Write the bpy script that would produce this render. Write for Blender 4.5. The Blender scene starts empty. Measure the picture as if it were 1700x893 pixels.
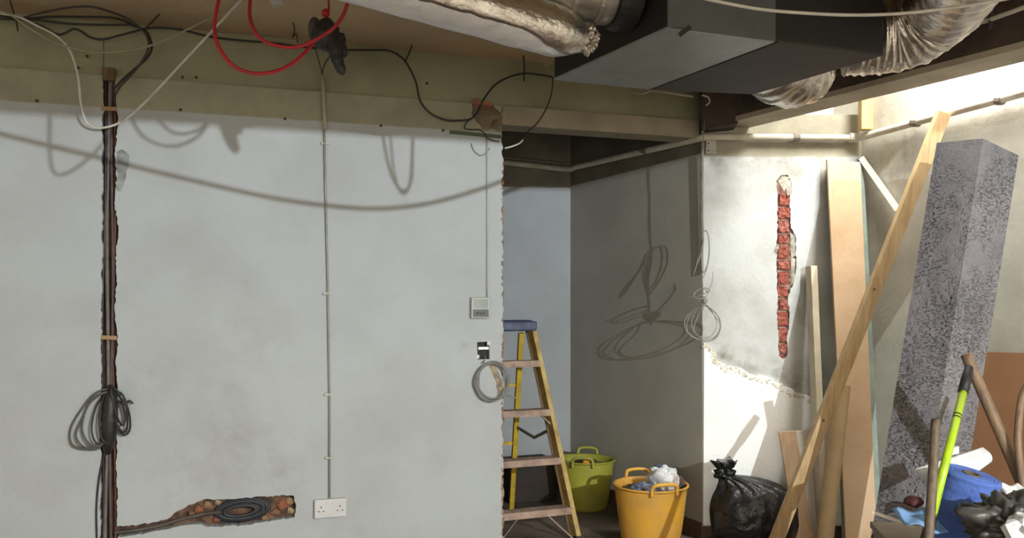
import bpy, bmesh, math, random
from mathutils import Vector, noise
from mathutils.geometry import delaunay_2d_cdt
random.seed(7)
S = bpy.context.scene
COL = S.collection
# ------------------------------------------------------------------ camera / light
H = 1.27                       # camera height above the floor
F, CX, HY = 1390.0, 850.0, 503.0   # focal length, centre column and horizon row for a 1700 x 893 frame
cam = bpy.data.cameras.new('camera'); camo = bpy.data.objects.new('camera', cam); COL.objects.link(camo)
cam.sensor_width = 36; cam.lens = 36*F/1700; cam.shift_y = (HY-446.5)/1700; cam.clip_start = .02
camo.location = (0, 0, H); camo.rotation_euler = (math.pi/2, 0, 0)
S.camera = camo
w = bpy.data.worlds.new('world'); S.world = w; w.use_nodes = True
w.node_tree.nodes['Background'].inputs[0].default_value = (.95, .97, 1, 1)
w.node_tree.nodes['Background'].inputs[1].default_value = 1.5
def light(name, kind, loc, energy, color, **k):
    l = bpy.data.lights.new(name, kind); l.energy = energy; l.color = color
    o = bpy.data.objects.new(name, l); o.location = loc; COL.objects.link(o)
    for a, b in k.items(): setattr(l, a, b)
    return o
light('work_lamp', 'POINT', (2.4, -1.2, H+.80), 870, (.89, .97, 1), shadow_soft_size=.012)
sky = light('skylight_daylight', 'AREA', (1.97, 3.70, H+1.62), 66, (1, .98, .92), shape='RECTANGLE', size=.3, size_y=.7)
rear = light('rear_ambient_fill', 'AREA', (-.6, -3.08, 1.35), 62, (1, .92, .80), shape='RECTANGLE', size=4.6, size_y=1.7)  # unseen lamp added as warm ambient fill; the rear wall has no window
rear.rotation_euler = (math.radians(90), 0, 0)
S.view_settings.view_transform = 'Standard'; S.view_settings.look = 'None'
S.view_settings.exposure = 0.0; S.view_settings.gamma = 1; S.view_settings.use_curve_mapping = False

# ------------------------------------------------------------------ helpers
def P(x, y, z):                      # photo column, row and distance -> point in the room
    return Vector(((x-CX)/F*z, z, H+(HY-y)/F*z))
class Wall:
    def __init__(s, o, d):
        s.o = Vector(o); s.d = Vector(d).normalized(); s.n = Vector((s.d.y, -s.d.x))
        if s.n.dot(-s.o) < 0: s.n = -s.n
    def hit(s, x, y, off=0.0):
        k = (x-CX)/F
        z = (s.o.dot(s.n)+off)/(Vector((k, 1)).dot(s.n))
        return P(x, y, z)
    def at(s, t, h, off=0.0):
        p = s.o+s.d*t+s.n*off
        return Vector((p.x, p.y, h))
    def th(s, x, y):
        p = s.hit(x, y)
        return ((Vector((p.x, p.y))-s.o).dot(s.d), p.z)
def lin(c):
    return tuple([((v/255+.055)/1.055)**2.4 if v/255 > .04045 else v/255/12.92 for v in c])+(1,)
def _mat(name):
    m = bpy.data.materials.new(name); m.use_nodes = True
    nt = m.node_tree; b = nt.nodes['Principled BSDF']
    return m, nt, b
def nn(nt, t, **k):
    n = nt.nodes.new(t)
    for a, b in k.items(): setattr(n, a, b)
    return n
def noise_fac(nt, co, scale, detail=6, lo=.35, hi=.65, rough=.6):
    n = nn(nt, 'ShaderNodeTexNoise'); n.inputs['Scale'].default_value = scale; n.inputs['Detail'].default_value = detail; n.inputs['Roughness'].default_value = rough
    nt.links.new(co, n.inputs['Vector'])
    r = nn(nt, 'ShaderNodeMapRange'); r.inputs[1].default_value = lo; r.inputs[2].default_value = hi
    nt.links.new(n.outputs['Fac'], r.inputs[0]); return r.outputs[0]
def mixc(nt, fac, a, b):
    m = nn(nt, 'ShaderNodeMix', data_type='RGBA')
    if isinstance(fac, float): m.inputs[0].default_value = fac
    else: nt.links.new(fac, m.inputs[0])
    for i, v in ((6, a), (7, b)):
        if isinstance(v, tuple): m.inputs[i].default_value = v
        else: nt.links.new(v, m.inputs[i])
    return m.outputs[2]
def math_(nt, op, a, b):
    m = nn(nt, 'ShaderNodeMath', operation=op); m.use_clamp = False
    for i, v in ((0, a), (1, b)):
        if isinstance(v, (float, int)): m.inputs[i].default_value = v
        else: nt.links.new(v, m.inputs[i])
    return m.outputs[0]
def add_bump(nt, b, co, strength, scale, dist=.01, detail=8):
    n = nn(nt, 'ShaderNodeTexNoise'); n.inputs['Scale'].default_value = scale; n.inputs['Detail'].default_value = detail
    nt.links.new(co, n.inputs['Vector'])
    u = nn(nt, 'ShaderNodeBump'); u.inputs['Strength'].default_value = strength; u.inputs['Distance'].default_value = dist
    nt.links.new(n.outputs['Fac'], u.inputs['Height']); nt.links.new(u.outputs[0], b.inputs['Normal'])
def M(name, c, c2=None, scale=8, rough=.7, metal=0.0, bump=0.0, bscale=60, lo=.35, hi=.65, stretch=None, dist=.01, coat=0.0):
    m, nt, b = _mat(name)
    tc = nn(nt, 'ShaderNodeTexCoord'); co = tc.outputs['Object']
    if stretch:
        mp = nn(nt, 'ShaderNodeMapping'); mp.inputs['Scale'].default_value = stretch; nt.links.new(co, mp.inputs[0]); co = mp.outputs[0]
    if c2: nt.links.new(mixc(nt, noise_fac(nt, co, scale, lo=lo, hi=hi), lin(c), lin(c2)), b.inputs['Base Color'])
    else: b.inputs['Base Color'].default_value = lin(c)
    b.inputs['Roughness'].default_value = rough; b.inputs['Metallic'].default_value = metal; b.inputs['Coat Weight'].default_value = coat
    if bump: add_bump(nt, b, co, bump, bscale, dist)
    return m
def wallmat(name, c, c2, upper=None, zline=9.0, stains_shade=(), rough=.75, mscale=2.2, bump=.25):
    m, nt, b = _mat(name)
    co = nn(nt, 'ShaderNodeTexCoord').outputs['Object']
    col = mixc(nt, noise_fac(nt, co, mscale, lo=.4, hi=.7), lin(c), lin(c2))
    for (p, r, sc, st) in stains_shade:
        d = nn(nt, 'ShaderNodeVectorMath', operation='DISTANCE'); nt.links.new(co, d.inputs[0]); d.inputs[1].default_value = p
        mr = nn(nt, 'ShaderNodeMapRange'); mr.inputs[1].default_value = r; mr.inputs[2].default_value = 0; mr.inputs[4].default_value = st
        nt.links.new(d.outputs['Value'], mr.inputs[0])
        f = math_(nt, 'MULTIPLY', mr.outputs[0], noise_fac(nt, co, 11, lo=.42, hi=.68))
        col = mixc(nt, f, col, lin(sc))
    if upper:
        sp = nn(nt, 'ShaderNodeSeparateXYZ'); nt.links.new(co, sp.inputs[0])
        z = math_(nt, 'ADD', sp.outputs[2], math_(nt, 'MULTIPLY', noise_fac(nt, co, 14, lo=0., hi=1.), .012))
        mr = nn(nt, 'ShaderNodeMapRange'); mr.inputs[1].default_value = zline; mr.inputs[2].default_value = zline+.008
        nt.links.new(z, mr.inputs[0])
        up = mixc(nt, noise_fac(nt, co, 5), lin(upper[0]), lin(upper[1]))
        col = mixc(nt, mr.outputs[0], col, up)
    nt.links.new(col, b.inputs['Base Color']); b.inputs['Roughness'].default_value = rough
    add_bump(nt, b, co, bump, 45, .006)
    return m
# ---- geometry: every g_ function returns (vertices, faces)
def merge(*gs):
    V, Fc = [], []
    for v, f in gs:
        n = len(V); V += list(v); Fc += [tuple(i+n for i in q) for q in f]
    return V, Fc
HEXF = [(0, 3, 2, 1), (4, 5, 6, 7), (0, 1, 5, 4), (1, 2, 6, 5), (2, 3, 7, 6), (3, 0, 4, 7)]
def g_hex(a):                        # eight corners: four below, four above
    return [Vector(p) for p in a], list(HEXF)
def g_box(c, u, v, t):               # centre and three half vectors
    c, u, v, t = map(Vector, (c, u, v, t))
    return g_hex([c-u-v-t, c+u-v-t, c+u+v-t, c-u+v-t, c-u-v+t, c+u-v+t, c+u+v+t, c-u+v+t])
def g_bar(a, b, width, thick, side):  # bar from a to b; 'side' is roughly the width direction
    a, b = Vector(a), Vector(b); ax = (b-a).normalized(); side = Vector(side)
    u = (side-ax*side.dot(ax)).normalized(); v = ax.cross(u)
    u *= width/2; v *= thick/2
    return g_hex([a-u-v, a+u-v, a+u+v, a-u+v, b-u-v, b+u-v, b+u+v, b-u+v])
def cr(pts, n=6, closed=False):      # smooth curve through the points
    p = [Vector(q) for q in pts]; out = []
    m = len(p); rng = m if closed else m-1
    for i in range(rng):
        if closed: a, b, c, d = p[(i-1) % m], p[i], p[(i+1) % m], p[(i+2) % m]
        else: a, b, c, d = p[max(i-1, 0)], p[i], p[i+1], p[min(i+2, m-1)]
        for k in range(n):
            t = k/n
            out.append(.5*((2*b)+(c-a)*t+(2*a-5*b+4*c-d)*t*t+(3*b-a-3*c+d)*t**3))
    if not closed: out.append(p[-1])
    return out
def g_tube(pts, r, n=8, closed=False, wob=None):
    pts = [Vector(q) for q in pts]; m = len(pts); V, Fc = [], []
    up = None
    for i, q in enumerate(pts):
        if closed: tg = pts[(i+1) % m]-pts[i-1]
        else: tg = pts[min(i+1, m-1)]-pts[max(i-1, 0)]
        tg.normalize()
        if up is None:
            up = Vector((0, 0, 1)) if abs(tg.z) < .9 else Vector((1, 0, 0))
        up = (up-tg*up.dot(tg)).normalized(); sd = tg.cross(up)
        rr = r[i] if isinstance(r, (list, tuple)) else r
        for k in range(n):
            a = 2*math.pi*k/n
            q2 = rr*(1+(wob(i, k) if wob else 0))
            V.append(q+up*math.cos(a)*q2+sd*math.sin(a)*q2)
    for i in range(m if closed else m-1):
        j = (i+1) % m
        for k in range(n):
            l = (k+1) % n
            Fc.append((i*n+k, i*n+l, j*n+l, j*n+k))
    if not closed:
        Fc.append(tuple(range(n-1, -1, -1))); Fc.append(tuple((m-1)*n+k for k in range(n)))
    return V, Fc
def g_lathe(prof, n=40, c=(0, 0, 0), axis=None, wob=None):   # profile of (radius, height)
    c = Vector(c); V, Fc = [], []
    az = Vector(axis).normalized() if axis else Vector((0, 0, 1))
    ax = az.orthogonal().normalized() if axis else Vector((1, 0, 0)); ay = az.cross(ax)
    for i, (r, z) in enumerate(prof):
        for k in range(n):
            a = 2*math.pi*k/n; q = r*(1+(wob(i, a) if wob else 0))
            V.append(c+ax*q*math.cos(a)+ay*q*math.sin(a)+az*z)
    for i in range(len(prof)-1):
        for k in range(n):
            l = (k+1) % n; Fc.append((i*n+k, i*n+l, (i+1)*n+l, (i+1)*n+k))
    Fc.append(tuple(range(n-1, -1, -1))); Fc.append(tuple((len(prof)-1)*n+k for k in range(n)))
    return V, Fc
def g_blob(c, rad, seed=0, amp=.25, sub=3, freq=1.6, sharp=True):
    bm = bmesh.new(); bmesh.ops.create_icosphere(bm, subdivisions=sub, radius=1)
    V = []
    for v in bm.verts:
        q = v.co.copy(); k = noise.noise(q*freq+Vector((seed*7.1, seed*3.3, 1)))
        if sharp: k = abs(k)*2-.4
        k2 = noise.noise(q*freq*2.7+Vector((seed, 5, seed)))
        q = q*(1+amp*k+amp*.5*k2)
        V.append(Vector(c)+Vector((q.x*rad[0], q.y*rad[1], q.z*rad[2])))
    Fc = [tuple(v.index for v in f.verts) for f in bm.faces]; bm.free()
    return V, Fc
def worg(o):
    v = Vector((0, 0, 0))
    while o: v += o.location; o = o.parent
    return v
def obj(name, g, mat, parent=None, smooth=False, bevel=0.0, origin=None, flipfix=True):
    V, Fc = g; V = [Vector(v) for v in V]
    if parent: org = worg(parent)
    elif origin is not None: org = Vector(origin)
    else:
        mn = min(v.z for v in V); n = len(V)
        org = Vector((sum(v.x for v in V)/n, sum(v.y for v in V)/n, mn))
    me = bpy.data.meshes.new(name); me.from_pydata([v-org for v in V], [], Fc); me.update()
    if flipfix:
        bm = bmesh.new(); bm.from_mesh(me); bmesh.ops.recalc_face_normals(bm, faces=bm.faces); bm.to_mesh(me); bm.free()
    if smooth: me.polygons.foreach_set('use_smooth', [True]*len(me.polygons))
    me.materials.append(mat)
    o = bpy.data.objects.new(name, me); COL.objects.link(o)
    if parent: o.parent = parent
    else: o.location = org
    if bevel:
        b = o.modifiers.new('bevel', 'BEVEL'); b.width = bevel; b.segments = 2; b.limit_method = 'ANGLE'
    return o
def tag(o, label, cat, group=None):
    o['label'] = label; o['category'] = cat
    if group: o['group'] = group
    return o
def thing(name, label, cat, loc, group=None):
    o = bpy.data.objects.new(name, None); COL.objects.link(o); o.location = loc; o.empty_display_size = .05
    return tag(o, label, cat, group)
def struct(name, g, mat, label=None, **k):
    o = obj(name, g, mat, origin=(0, 0, 0), **k); o['kind'] = 'structure'
    if label: o['label'] = label
    return o
def cable(name, pts, r, mat, label, cat='cable', group=None, n=6, smooth=8, parent=None, closed=False):
    o = obj(name, g_tube(cr(pts, smooth, closed), r, n, closed), mat, parent, smooth=True)
    if not parent: tag(o, label, cat, group)
    return o
def g_panel(wall, outline, holes, thick, hole_depth):     # wall slab with recessed openings, all in (t, height)
    V, Fc = [], []
    pts = [Vector(p) for p in outline]; edges = [(i, (i+1) % len(outline)) for i in range(len(outline))]
    loops = [list(range(len(outline)))]
    for h in holes:
        b = len(pts); pts += [Vector(p) for p in h]; edges += [(b+i, b+(i+1) % len(h)) for i in range(len(h))]
        loops.append(list(range(b, b+len(h))))
    r = delaunay_2d_cdt(pts, edges, [], 0, 1e-6)
    co, fs = r[0], r[2]
    def inside(p, poly):
        c = False; j = len(poly)-1
        for i in range(len(poly)):
            a, b = poly[i], poly[j]
            if (a[1] > p[1]) != (b[1] > p[1]) and p[0] < (b[0]-a[0])*(p[1]-a[1])/(b[1]-a[1])+a[0]: c = not c
            j = i
        return c
    V = [wall.at(q.x, q.y) for q in co]
    for f in fs:
        m = sum((co[i] for i in f), Vector((0, 0)))/len(f)
        if inside(m, outline) and not any(inside(m, h) for h in holes): Fc.append(tuple(f))
    for li, poly in enumerate([outline]+list(holes)):
        dp = thick if li == 0 else hole_depth
        b = len(V); n = len(poly)
        V += [wall.at(q[0], q[1]) for q in poly]+[wall.at(q[0], q[1], -dp) for q in poly]
        Fc += [(b+i, b+(i+1) % n, b+n+(i+1) % n, b+n+i) for i in range(n)]
    return V, Fc
def rough_patch(wall, t0, t1, h0, h1, off, amp, step, seed=0):   # uneven surface inside a recess
    nx = max(2, int((t1-t0)/step)); ny = max(2, int((h1-h0)/step)); V, Fc = [], []
    for j in range(ny+1):
        for i in range(nx+1):
            t = t0+(t1-t0)*i/nx; h = h0+(h1-h0)*j/ny
            k = noise.noise(Vector((t*30, h*30, seed)))+.5*noise.noise(Vector((t*80, h*80, seed+3)))
            V.append(wall.at(t, h, off+amp*k))
    for j in range(ny):
        for i in range(nx):
            a = j*(nx+1)+i; Fc.append((a, a+1, a+nx+2, a+nx+1))
    return V, Fc
def jag(poly, amp, seg, seed=1, keep=()):       # break up straight edges of an outline
    rnd = random.Random(seed); out = []
    for i in range(len(poly)):
        a = Vector(poly[i]); b = Vector(poly[(i+1) % len(poly)]); out.append(tuple(a))
        if i in keep: continue
        n = int((b-a).length/seg); d = (b-a); nr = Vector((-d.y, d.x)).normalized() if d.length else Vector((0, 0))
        for k in range(1, n):
            q = a+d*(k/n)+nr*rnd.uniform(-amp, amp); out.append(tuple(q))
    return out

# ------------------------------------------------------------------ the walls of the place
WL = Wall((-.847, 3.9), (.951, .310))          # long white wall
C1 = Vector((1.0252, 4.51)); C2 = Vector((1.882, 4.51)); CB = Vector((.405, 5.8))
WS = Wall(C1, CB-C1)                           # alcove side wall
WS.n = -WS.n if WS.n.x > 0 else WS.n
WB = Wall(CB, (.951, .10)); WB.n = WB.n if WB.n.y < 0 else -WB.n   # alcove back wall
WF = Wall(C1, (1, 0)); WF.n = Vector((0, -1))  # wall with the exposed bricks
WR = Wall(C2, (.318, -.948)); WR.n = Vector((-.948, -.318))
def sp(W, x, y, r, c, s): return (tuple(W.hit(x, y)), r, c, s)
dirt = (120, 112, 104)
m_left = wallmat('white_wall_paint', (170, 174, 176), (160, 162, 163), ((154, 152, 128), (136, 134, 114)), H+.845,
   [sp(WL, 400, 740, .30, dirt, 0.30), sp(WL, 300, 790, .22, dirt, 0.27), sp(WL, 470, 790, .2, dirt, 0.30), sp(WL, 250, 620, .16, dirt, 0.30),
    sp(WL, 430, 555, .2, dirt, 0.24), sp(WL, 390, 640, .2, dirt, 0.21), sp(WL, 560, 870, .2, dirt, 0.18), sp(WL, 770, 575, .05, dirt, 0.48), sp(WL, 415, 475, .06, dirt, 0.42),
    sp(WL, 130, 760, .2, dirt, 0.18), sp(WL, 205, 280, .05, (170, 160, 155), .9), sp(WL, 815, 195, .13, (172, 122, 92), 1.0)])
m_alc = wallmat('alcove_wall_paint', (172, 176, 180), (160, 163, 166), ((128, 120, 104), (104, 98, 86)), H+.80)
m_side = wallmat('alcove_side_paint', (180, 177, 167), (166, 163, 154), ((124, 117, 102), (102, 96, 84)), H+.81)
m_front = wallmat('patchy_plaster', (192, 193, 190), (164, 163, 158), ((158, 152, 134), (136, 130, 112)), H+.79,
   [sp(WF, 1340, 640, .16, (108, 100, 84), .95), sp(WF, 1290, 620, .11, (112, 104, 88), .9), sp(WF, 1240, 600, .11, (108, 100, 84), .95), sp(WF, 1200, 590, .09, (112, 104, 84), .95), sp(WF, 1180, 560, .08, (120, 112, 96), .9), sp(WF, 1380, 290, .25, (128, 122, 108), .9), sp(WF, 1190, 270, .14, (128, 122, 108), .95), sp(WF, 1250, 262, .12, (128, 122, 108), .95), sp(WF, 1310, 265, .14, (128, 122, 108), .95), sp(WF, 1330, 520, .2, (140, 134, 120), .6)], mscale=3.5)  # spots along the wall top are dimness painted into the plaster colour
m_flow = wallmat('white_painted_plaster', (246, 246, 244), (240, 239, 235), None, 9, [sp(WF, 1180, 880, .14, (120, 96, 70), .9)])
m_right = wallmat('bare_plaster', (208, 204, 190), (182, 178, 164), None, 9, [sp(WR, 1500, 260, .3, (128, 122, 106), .6), sp(WR, 1450, 330, .3, (140, 134, 118), .5)], mscale=2.6)
m_ceil = wallmat('dingy_ceiling', (186, 164, 130), (162, 142, 112), None, 9, mscale=1.7)
m_band = wallmat('old_grey_green_paint', (148, 146, 118), (128, 124, 100), None, 9, mscale=3)
m_lint = wallmat('lintel_plaster', (150, 142, 122), (128, 120, 102), None, 9, mscale=4)
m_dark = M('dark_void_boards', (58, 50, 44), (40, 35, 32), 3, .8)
m_floor = M('dusty_concrete', (112, 98, 88), (74, 64, 58), 2.4, .85, bump=.5, bscale=25)
m_room = M('room_plaster', (206, 200, 188), (192, 186, 174), 2, .8)
m_earth = M('broken_brick_and_mortar', (70, 52, 44), (122, 92, 72), 18, .95, bump=.8, bscale=70, lo=.4, hi=.7)
m_soot = M('sooty_brick', (76, 58, 52), (108, 80, 70), 14, .9, bump=.6, bscale=60)
m_beamdark = M('rough_dark_concrete', (82, 70, 60), (58, 50, 44), 6, .9, bump=.6, bscale=40)
m_beamlow = M('pale_render', (176, 166, 146), (156, 146, 126), 6, .85, bump=.4, bscale=40)

# long white wall, with the cable channel, the broken hole and the switch opening cut into it
T1 = WL.th(834.5, 500)[0]
TOPZ = H+.98
def thp(lst): return [WL.th(x, y) for x, y in lst]
chase = [(171, 130), (191, 130)]+[(193+2.2*math.sin(y*.07)+1.5*math.sin(y*.23), y) for y in range(150, 860, 24)]+[(194, 874), (230, 871), (262, 866), (277, 862), (298, 847), (313, 838), (338, 829), (366, 829), (398, 827), (440, 824), (472, 822), (488, 823),
   (492, 840), (489, 859), (451, 864), (405, 872), (379, 873), (345, 875), (334, 870), (313, 871), (262, 881), (225, 888), (196, 891), (194, 900), (194, 960)]+[(164, 960)]+[(166+1.5*math.sin(y*.11)+.0065*(900-y), y) for y in range(900, 150, -30)]
swh = [(792, 568), (812, 567), (813, 596), (793, 597)]
ragged = [(T1+random.uniform(-.008, .006), TOPZ-i*(TOPZ)/150) for i in range(1, 150)]
outl = [(-4.0, 0), (-4.0, TOPZ), (T1, TOPZ)]+ragged+[(T1, 0)]
wl = struct('wall_left', g_panel(WL, outl, [jag(thp(chase), .0035, .012, 21), thp(swh)], .09, .055), m_left, flipfix=False)
ta, za = WL.th(155, 960); tb, zb = WL.th(205, 125)
obj('recess_back', rough_patch(WL, ta, tb, za, zb, -.05, .008, .012, 2), m_soot, wl, smooth=True)
ta, za = WL.th(196, 893); tb, zb = WL.th(498, 815)
obj('recess_back', rough_patch(WL, ta, tb, za, zb, -.045, .012, .01, 5), m_earth, wl, smooth=True)
# broken plaster edge at the opening
g = []
for i in range(60):
    h = .02+i*(TOPZ-.3)/60+random.uniform(0, .02)
    q = WL.at(T1+random.uniform(-.004, .002), h, -.010)
    g.append(g_blob(q, (random.uniform(.005, .011), .012, random.uniform(.012, .035)), i, .5, 1))
eo = obj('broken_plaster_edge', merge(*g), M('crumbling_edge', (168, 140, 116), (110, 84, 66), 30, .95, bump=.6), wl); eo['kind'] = 'stuff'
m_scar = M('grey_scar', (166, 164, 162), (156, 153, 150), 20, .9)
obj('plaster_scar', g_panel(WL, jag(thp([(194, 252), (203, 248), (214, 258), (212, 280), (207, 300), (200, 318), (194, 316)]), .003, .012, 5), [], -.0015, 0), m_scar, wl, flipfix=False)
obj('plaster_scar', g_panel(WL, jag(thp([(812, 608), (820, 606), (828, 618), (833, 630), (833, 650), (826, 656), (824, 636), (818, 622)]), .003, .012, 6), [], -.0015, 0), M('tan_scar', (196, 176, 146), (176, 154, 124), 20, .9), wl, flipfix=False)
# band above, lintel across the opening
struct('trim_1', merge(g_hex([WL.at(-4, TOPZ, -.11), WL.at(2.1, TOPZ, -.11), WL.at(2.1, TOPZ, -.03), WL.at(-4, TOPZ, -.03), WL.at(-4, H+1.26, -.11), WL.at(2.1, H+1.26, -.11), WL.at(2.1, H+1.26, -.03), WL.at(-4, H+1.26, -.03)])), m_band)
tl, tr = T1-.001, WL.th(1160, 300)[0]
struct('trim_2', g_hex([WL.at(tl, H+.886, -.14), WL.at(tr, H+.886, -.14), WL.at(tr, H+.886, .004), WL.at(tl, H+.886, .004), WL.at(tl, TOPZ, -.14), WL.at(tr, TOPZ, -.14), WL.at(tr, TOPZ, .004), WL.at(tl, TOPZ, .004)]), m_lint)
# alcove
def slab(p, q, z0, z1, nrm, t):      # vertical slab from p to q (plan), thickness away from nrm
    n = Vector(nrm)*-t
    return g_hex([(p.x, p.y, z0), (q.x, q.y, z0), (q.x+n.x, q.y+n.y, z0), (p.x+n.x, p.y+n.y, z0), (p.x, p.y, z1), (q.x, q.y, z1), (q.x+n.x, q.y+n.y, z1), (p.x+n.x, p.y+n.y, z1)])
struct('wall_back', slab(CB-WB.d*2.2, CB+WB.d*.06, 0, H+1.3, WB.n, .1), m_alc)
struct('wall_side', slab(C1+Vector((.0, .0)), CB, 0, H+1.26, WS.n, .1), m_side)
struct('wall_alcove_end', slab(Vector((-1.7, 3.7)), Vector((-1.7, 5.9)), 0, H+1.3, (1, 0), .1), m_alc)
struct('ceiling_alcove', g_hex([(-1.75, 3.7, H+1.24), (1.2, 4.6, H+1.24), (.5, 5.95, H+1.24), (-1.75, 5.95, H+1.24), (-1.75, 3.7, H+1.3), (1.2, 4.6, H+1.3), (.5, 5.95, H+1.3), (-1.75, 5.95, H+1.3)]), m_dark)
# wall with exposed bricks
bh = [(1289, 300), (1296, 291), (1308, 290), (1313, 300), (1315, 318), (1311, 330), (1313, 378), (1321, 392), (1322, 440), (1317, 472), (1312, 480), (1308, 500), (1311, 520), (1310, 545), (1306, 560), (1307, 590), (1300, 596), (1293, 590), (1293, 560), (1290, 530), (1291, 500), (1290, 470), (1289, 440), (1291, 415), (1285, 418), (1289, 405), (1291, 360), (1291, 325)]
bhole = jag([WF.th(x, y) for x, y in bh], .004, .014, 3)
WFT = C2.x-C1.x
wf = struct('wall_front', g_panel(WF, [(0, 0), (0, H+1.015), (WFT+.1, H+1.015), (WFT+.1, 0)], [bhole], .2, .035), m_front, flipfix=False)
t0, z0 = WF.th(1282, 598); t1, z1 = WF.th(1324, 286)
obj('recess_back', rough_patch(WF, t0, t1, z0, z1, -.03, .007, .008, 9), M('grey_mortar', (196, 168, 152), (160, 112, 98), 30, .95, bump=.6), wf, smooth=True)
m_brick = [M('red_brick_a', (132, 58, 46), (160, 92, 76), 40, .9, bump=.8, bscale=90), M('red_brick_b', (166, 98, 82), (128, 58, 46), 40, .9, bump=.8, bscale=90), M('red_brick_c', (124, 54, 44), (176, 116, 98), 45, .9, bump=.8, bscale=90)]
yy = 322; i = 0
while yy < 592:
    hh = 19+random.uniform(-4, 5); cxp = 1301-(yy-322)*.006; hw = 8.5+random.uniform(-2, 2.5)
    c = WF.hit(cxp+random.uniform(-2, 2), yy+hh/2, -.016); k = 4.51/F
    b = g_blob(c, (hw*k*1.12, .014, hh*k*.56), i+11, .45, 3, 2.2, sharp=False)
    V = []
    for v in b[0]:                                     # squarer, like a hacked brick end
        d = v-c; lim = Vector((hw*k, .012, hh*k*.46))
        V.append(c+Vector([max(-lim[a], min(lim[a], d[a]*1.3)) for a in range(3)])+Vector((noise.noise(v*150), noise.noise(v*120), noise.noise(v*130)))*.007)
    obj('brick', (V, b[1]), m_brick[i % 3], wf)
    yy += hh+3.0; i += 1
# lifted flakes of plaster along the channel
m_flake = M('loose_plaster', (206, 200, 186), (160, 152, 136), 30, .9, bump=.5)
for i, (a, b, c, d) in enumerate([((1291, 300), (1298, 292), (1310, 294), (1302, 318)), ((1302, 300), (1312, 298), (1314, 320), (1307, 326)), ((1311, 385), (1319, 392), (1320, 425), (1313, 428)), ((1312, 425), (1320, 430), (1318, 468), (1313, 474)), ((1284, 417), (1291, 404), (1293, 412), (1289, 420))]):
    q = [WF.hit(*a, -.004), WF.hit(*b, .006), WF.hit(*c, .010), WF.hit(*d, .0)]
    obj('plaster_flake', g_hex(q+[v+Vector((0, -.005, 0)) for v in q]), m_flake, wf)
lower = [WF.th(x, y) for x, y in [(1168, 568), (1180, 580), (1188, 596), (1205, 608), (1228, 610), (1250, 622), (1275, 626), (1300, 640), (1325, 652), (1352, 660), (1380, 664), (1429, 666)]]
lp = jag(lower, .006, .016, 4, keep=(len(lower)-1,))
obj('painted_lower_plaster', g_panel(Wall((C1.x, C1.y-.012), (1, 0)), [(0.002, .01)]+[(max(.002, t), z) for t, z in lp]+[(WFT-.002, .01)], [], .012, 0), m_flow, wf, flipfix=False)
lipp = cr([WF.hit(x, y, .008) for x, y in [(1170, 572), (1181, 584), (1190, 600), (1206, 611), (1228, 614), (1250, 626), (1275, 630), (1300, 644), (1325, 656), (1352, 664)]], 9)
lg = [g_blob(p+Vector((random.uniform(-.008, .008), 0, random.uniform(-.02, .006))), (random.uniform(.006, .016), random.uniform(.004, .008), random.uniform(.005, .013)), k+60, .4, 2) for k, p in enumerate(lipp)]
lo_ = obj('plaster_lip', merge(*lg), M('cream_crumbs', (226, 220, 200), (196, 186, 160), 30, .9, bump=.5), wf); lo_['kind'] = 'stuff'
# right wall, lightwell, beam
RE = C2+WR.d*3.25
struct('wall_right', slab(C2-WR.d*.3, RE, 0, H+1.75, WR.n, .12), m_right)
struct('wall_right_return', slab(RE, Vector((5.1, RE.y)), 0, H+1.3, (0, -1), .1), m_room)
struct('wall_lightwell_back', slab(Vector((.9, 4.72)), Vector((2.1, 4.72)), H+.9, H+1.75, (0, -1), .1), m_flow)
bn0, bn1 = P(1206, 205, 4.40), P(1700, 79, 3.095); bf0, bf1 = P(1206, 212, 4.51), P(1700, 102, 3.272)
dn = Vector((bn1.x-bn0.x, bn1.y-bn0.y)).normalized(); pn = Vector((-dn.y, dn.x)); pn = pn if pn.x > 0 else -pn
A0 = Vector((bn0.x, bn0.y))-dn*.22; A1 = A0+dn*3.95; wd = .185; hb = H+.944
def q4(z): return [(A0.x, A0.y, z), (A1.x, A1.y, z), (A1.x+pn.x*wd, A1.y+pn.y*wd, z), (A0.x+pn.x*wd, A0.y+pn.y*wd, z)]
struct('ceiling_beam', g_hex(q4(hb+.025)+q4(H+1.75)), m_beamdark)
struct('ceiling_beam_soffit', g_hex(q4(hb)+q4(hb+.025)), m_beamlow)
# stub tying the lintel to the beam
sa, sb = WL.at(tr-.02, 0, -.02), Vector((A0.x+.06, A0.y-.02))
struct('trim_3', g_hex([(1.0, 4.40, H+.915), (1.17, 4.34, H+.93), (1.19, 4.50, H+.93), (1.02, 4.55, H+.915), (1.0, 4.40, H+1.24), (1.17, 4.34, H+1.24), (1.19, 4.50, H+1.24), (1.02, 4.55, H+1.24)]), m_beamdark)
# floor, ceiling and the rest of the room behind the camera
struct('floor', g_hex([(-3.7, -3.3, -.06), (5.1, -3.3, -.06), (5.1, 6, -.06), (-3.7, 6, -.06), (-3.7, -3.3, 0), (5.1, -3.3, 0), (5.1, 6, 0), (-3.7, 6, 0)]), m_floor)
def poly_slab(pts, z0, z1):
    n = len(pts); V = [Vector((p[0], p[1], z0)) for p in pts]+[Vector((p[0], p[1], z1)) for p in pts]
    return V, [tuple(range(n)), tuple(range(n, 2*n))]+[(i, (i+1) % n, n+(i+1) % n, n+i) for i in range(n)]
p0 = WL.at(-2.9, 0, -.05); p1 = WL.at(2.05, 0, -.05)
struct('ceiling', poly_slab([(p0.x, p0.y), (p1.x, p1.y), (A0.x+.05, A0.y+.05), (A1.x+.05, A1.y), (5.1, A1.y), (5.1, -3.3), (p0.x, -3.3)], H+1.22, H+1.3), m_ceil)
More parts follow.
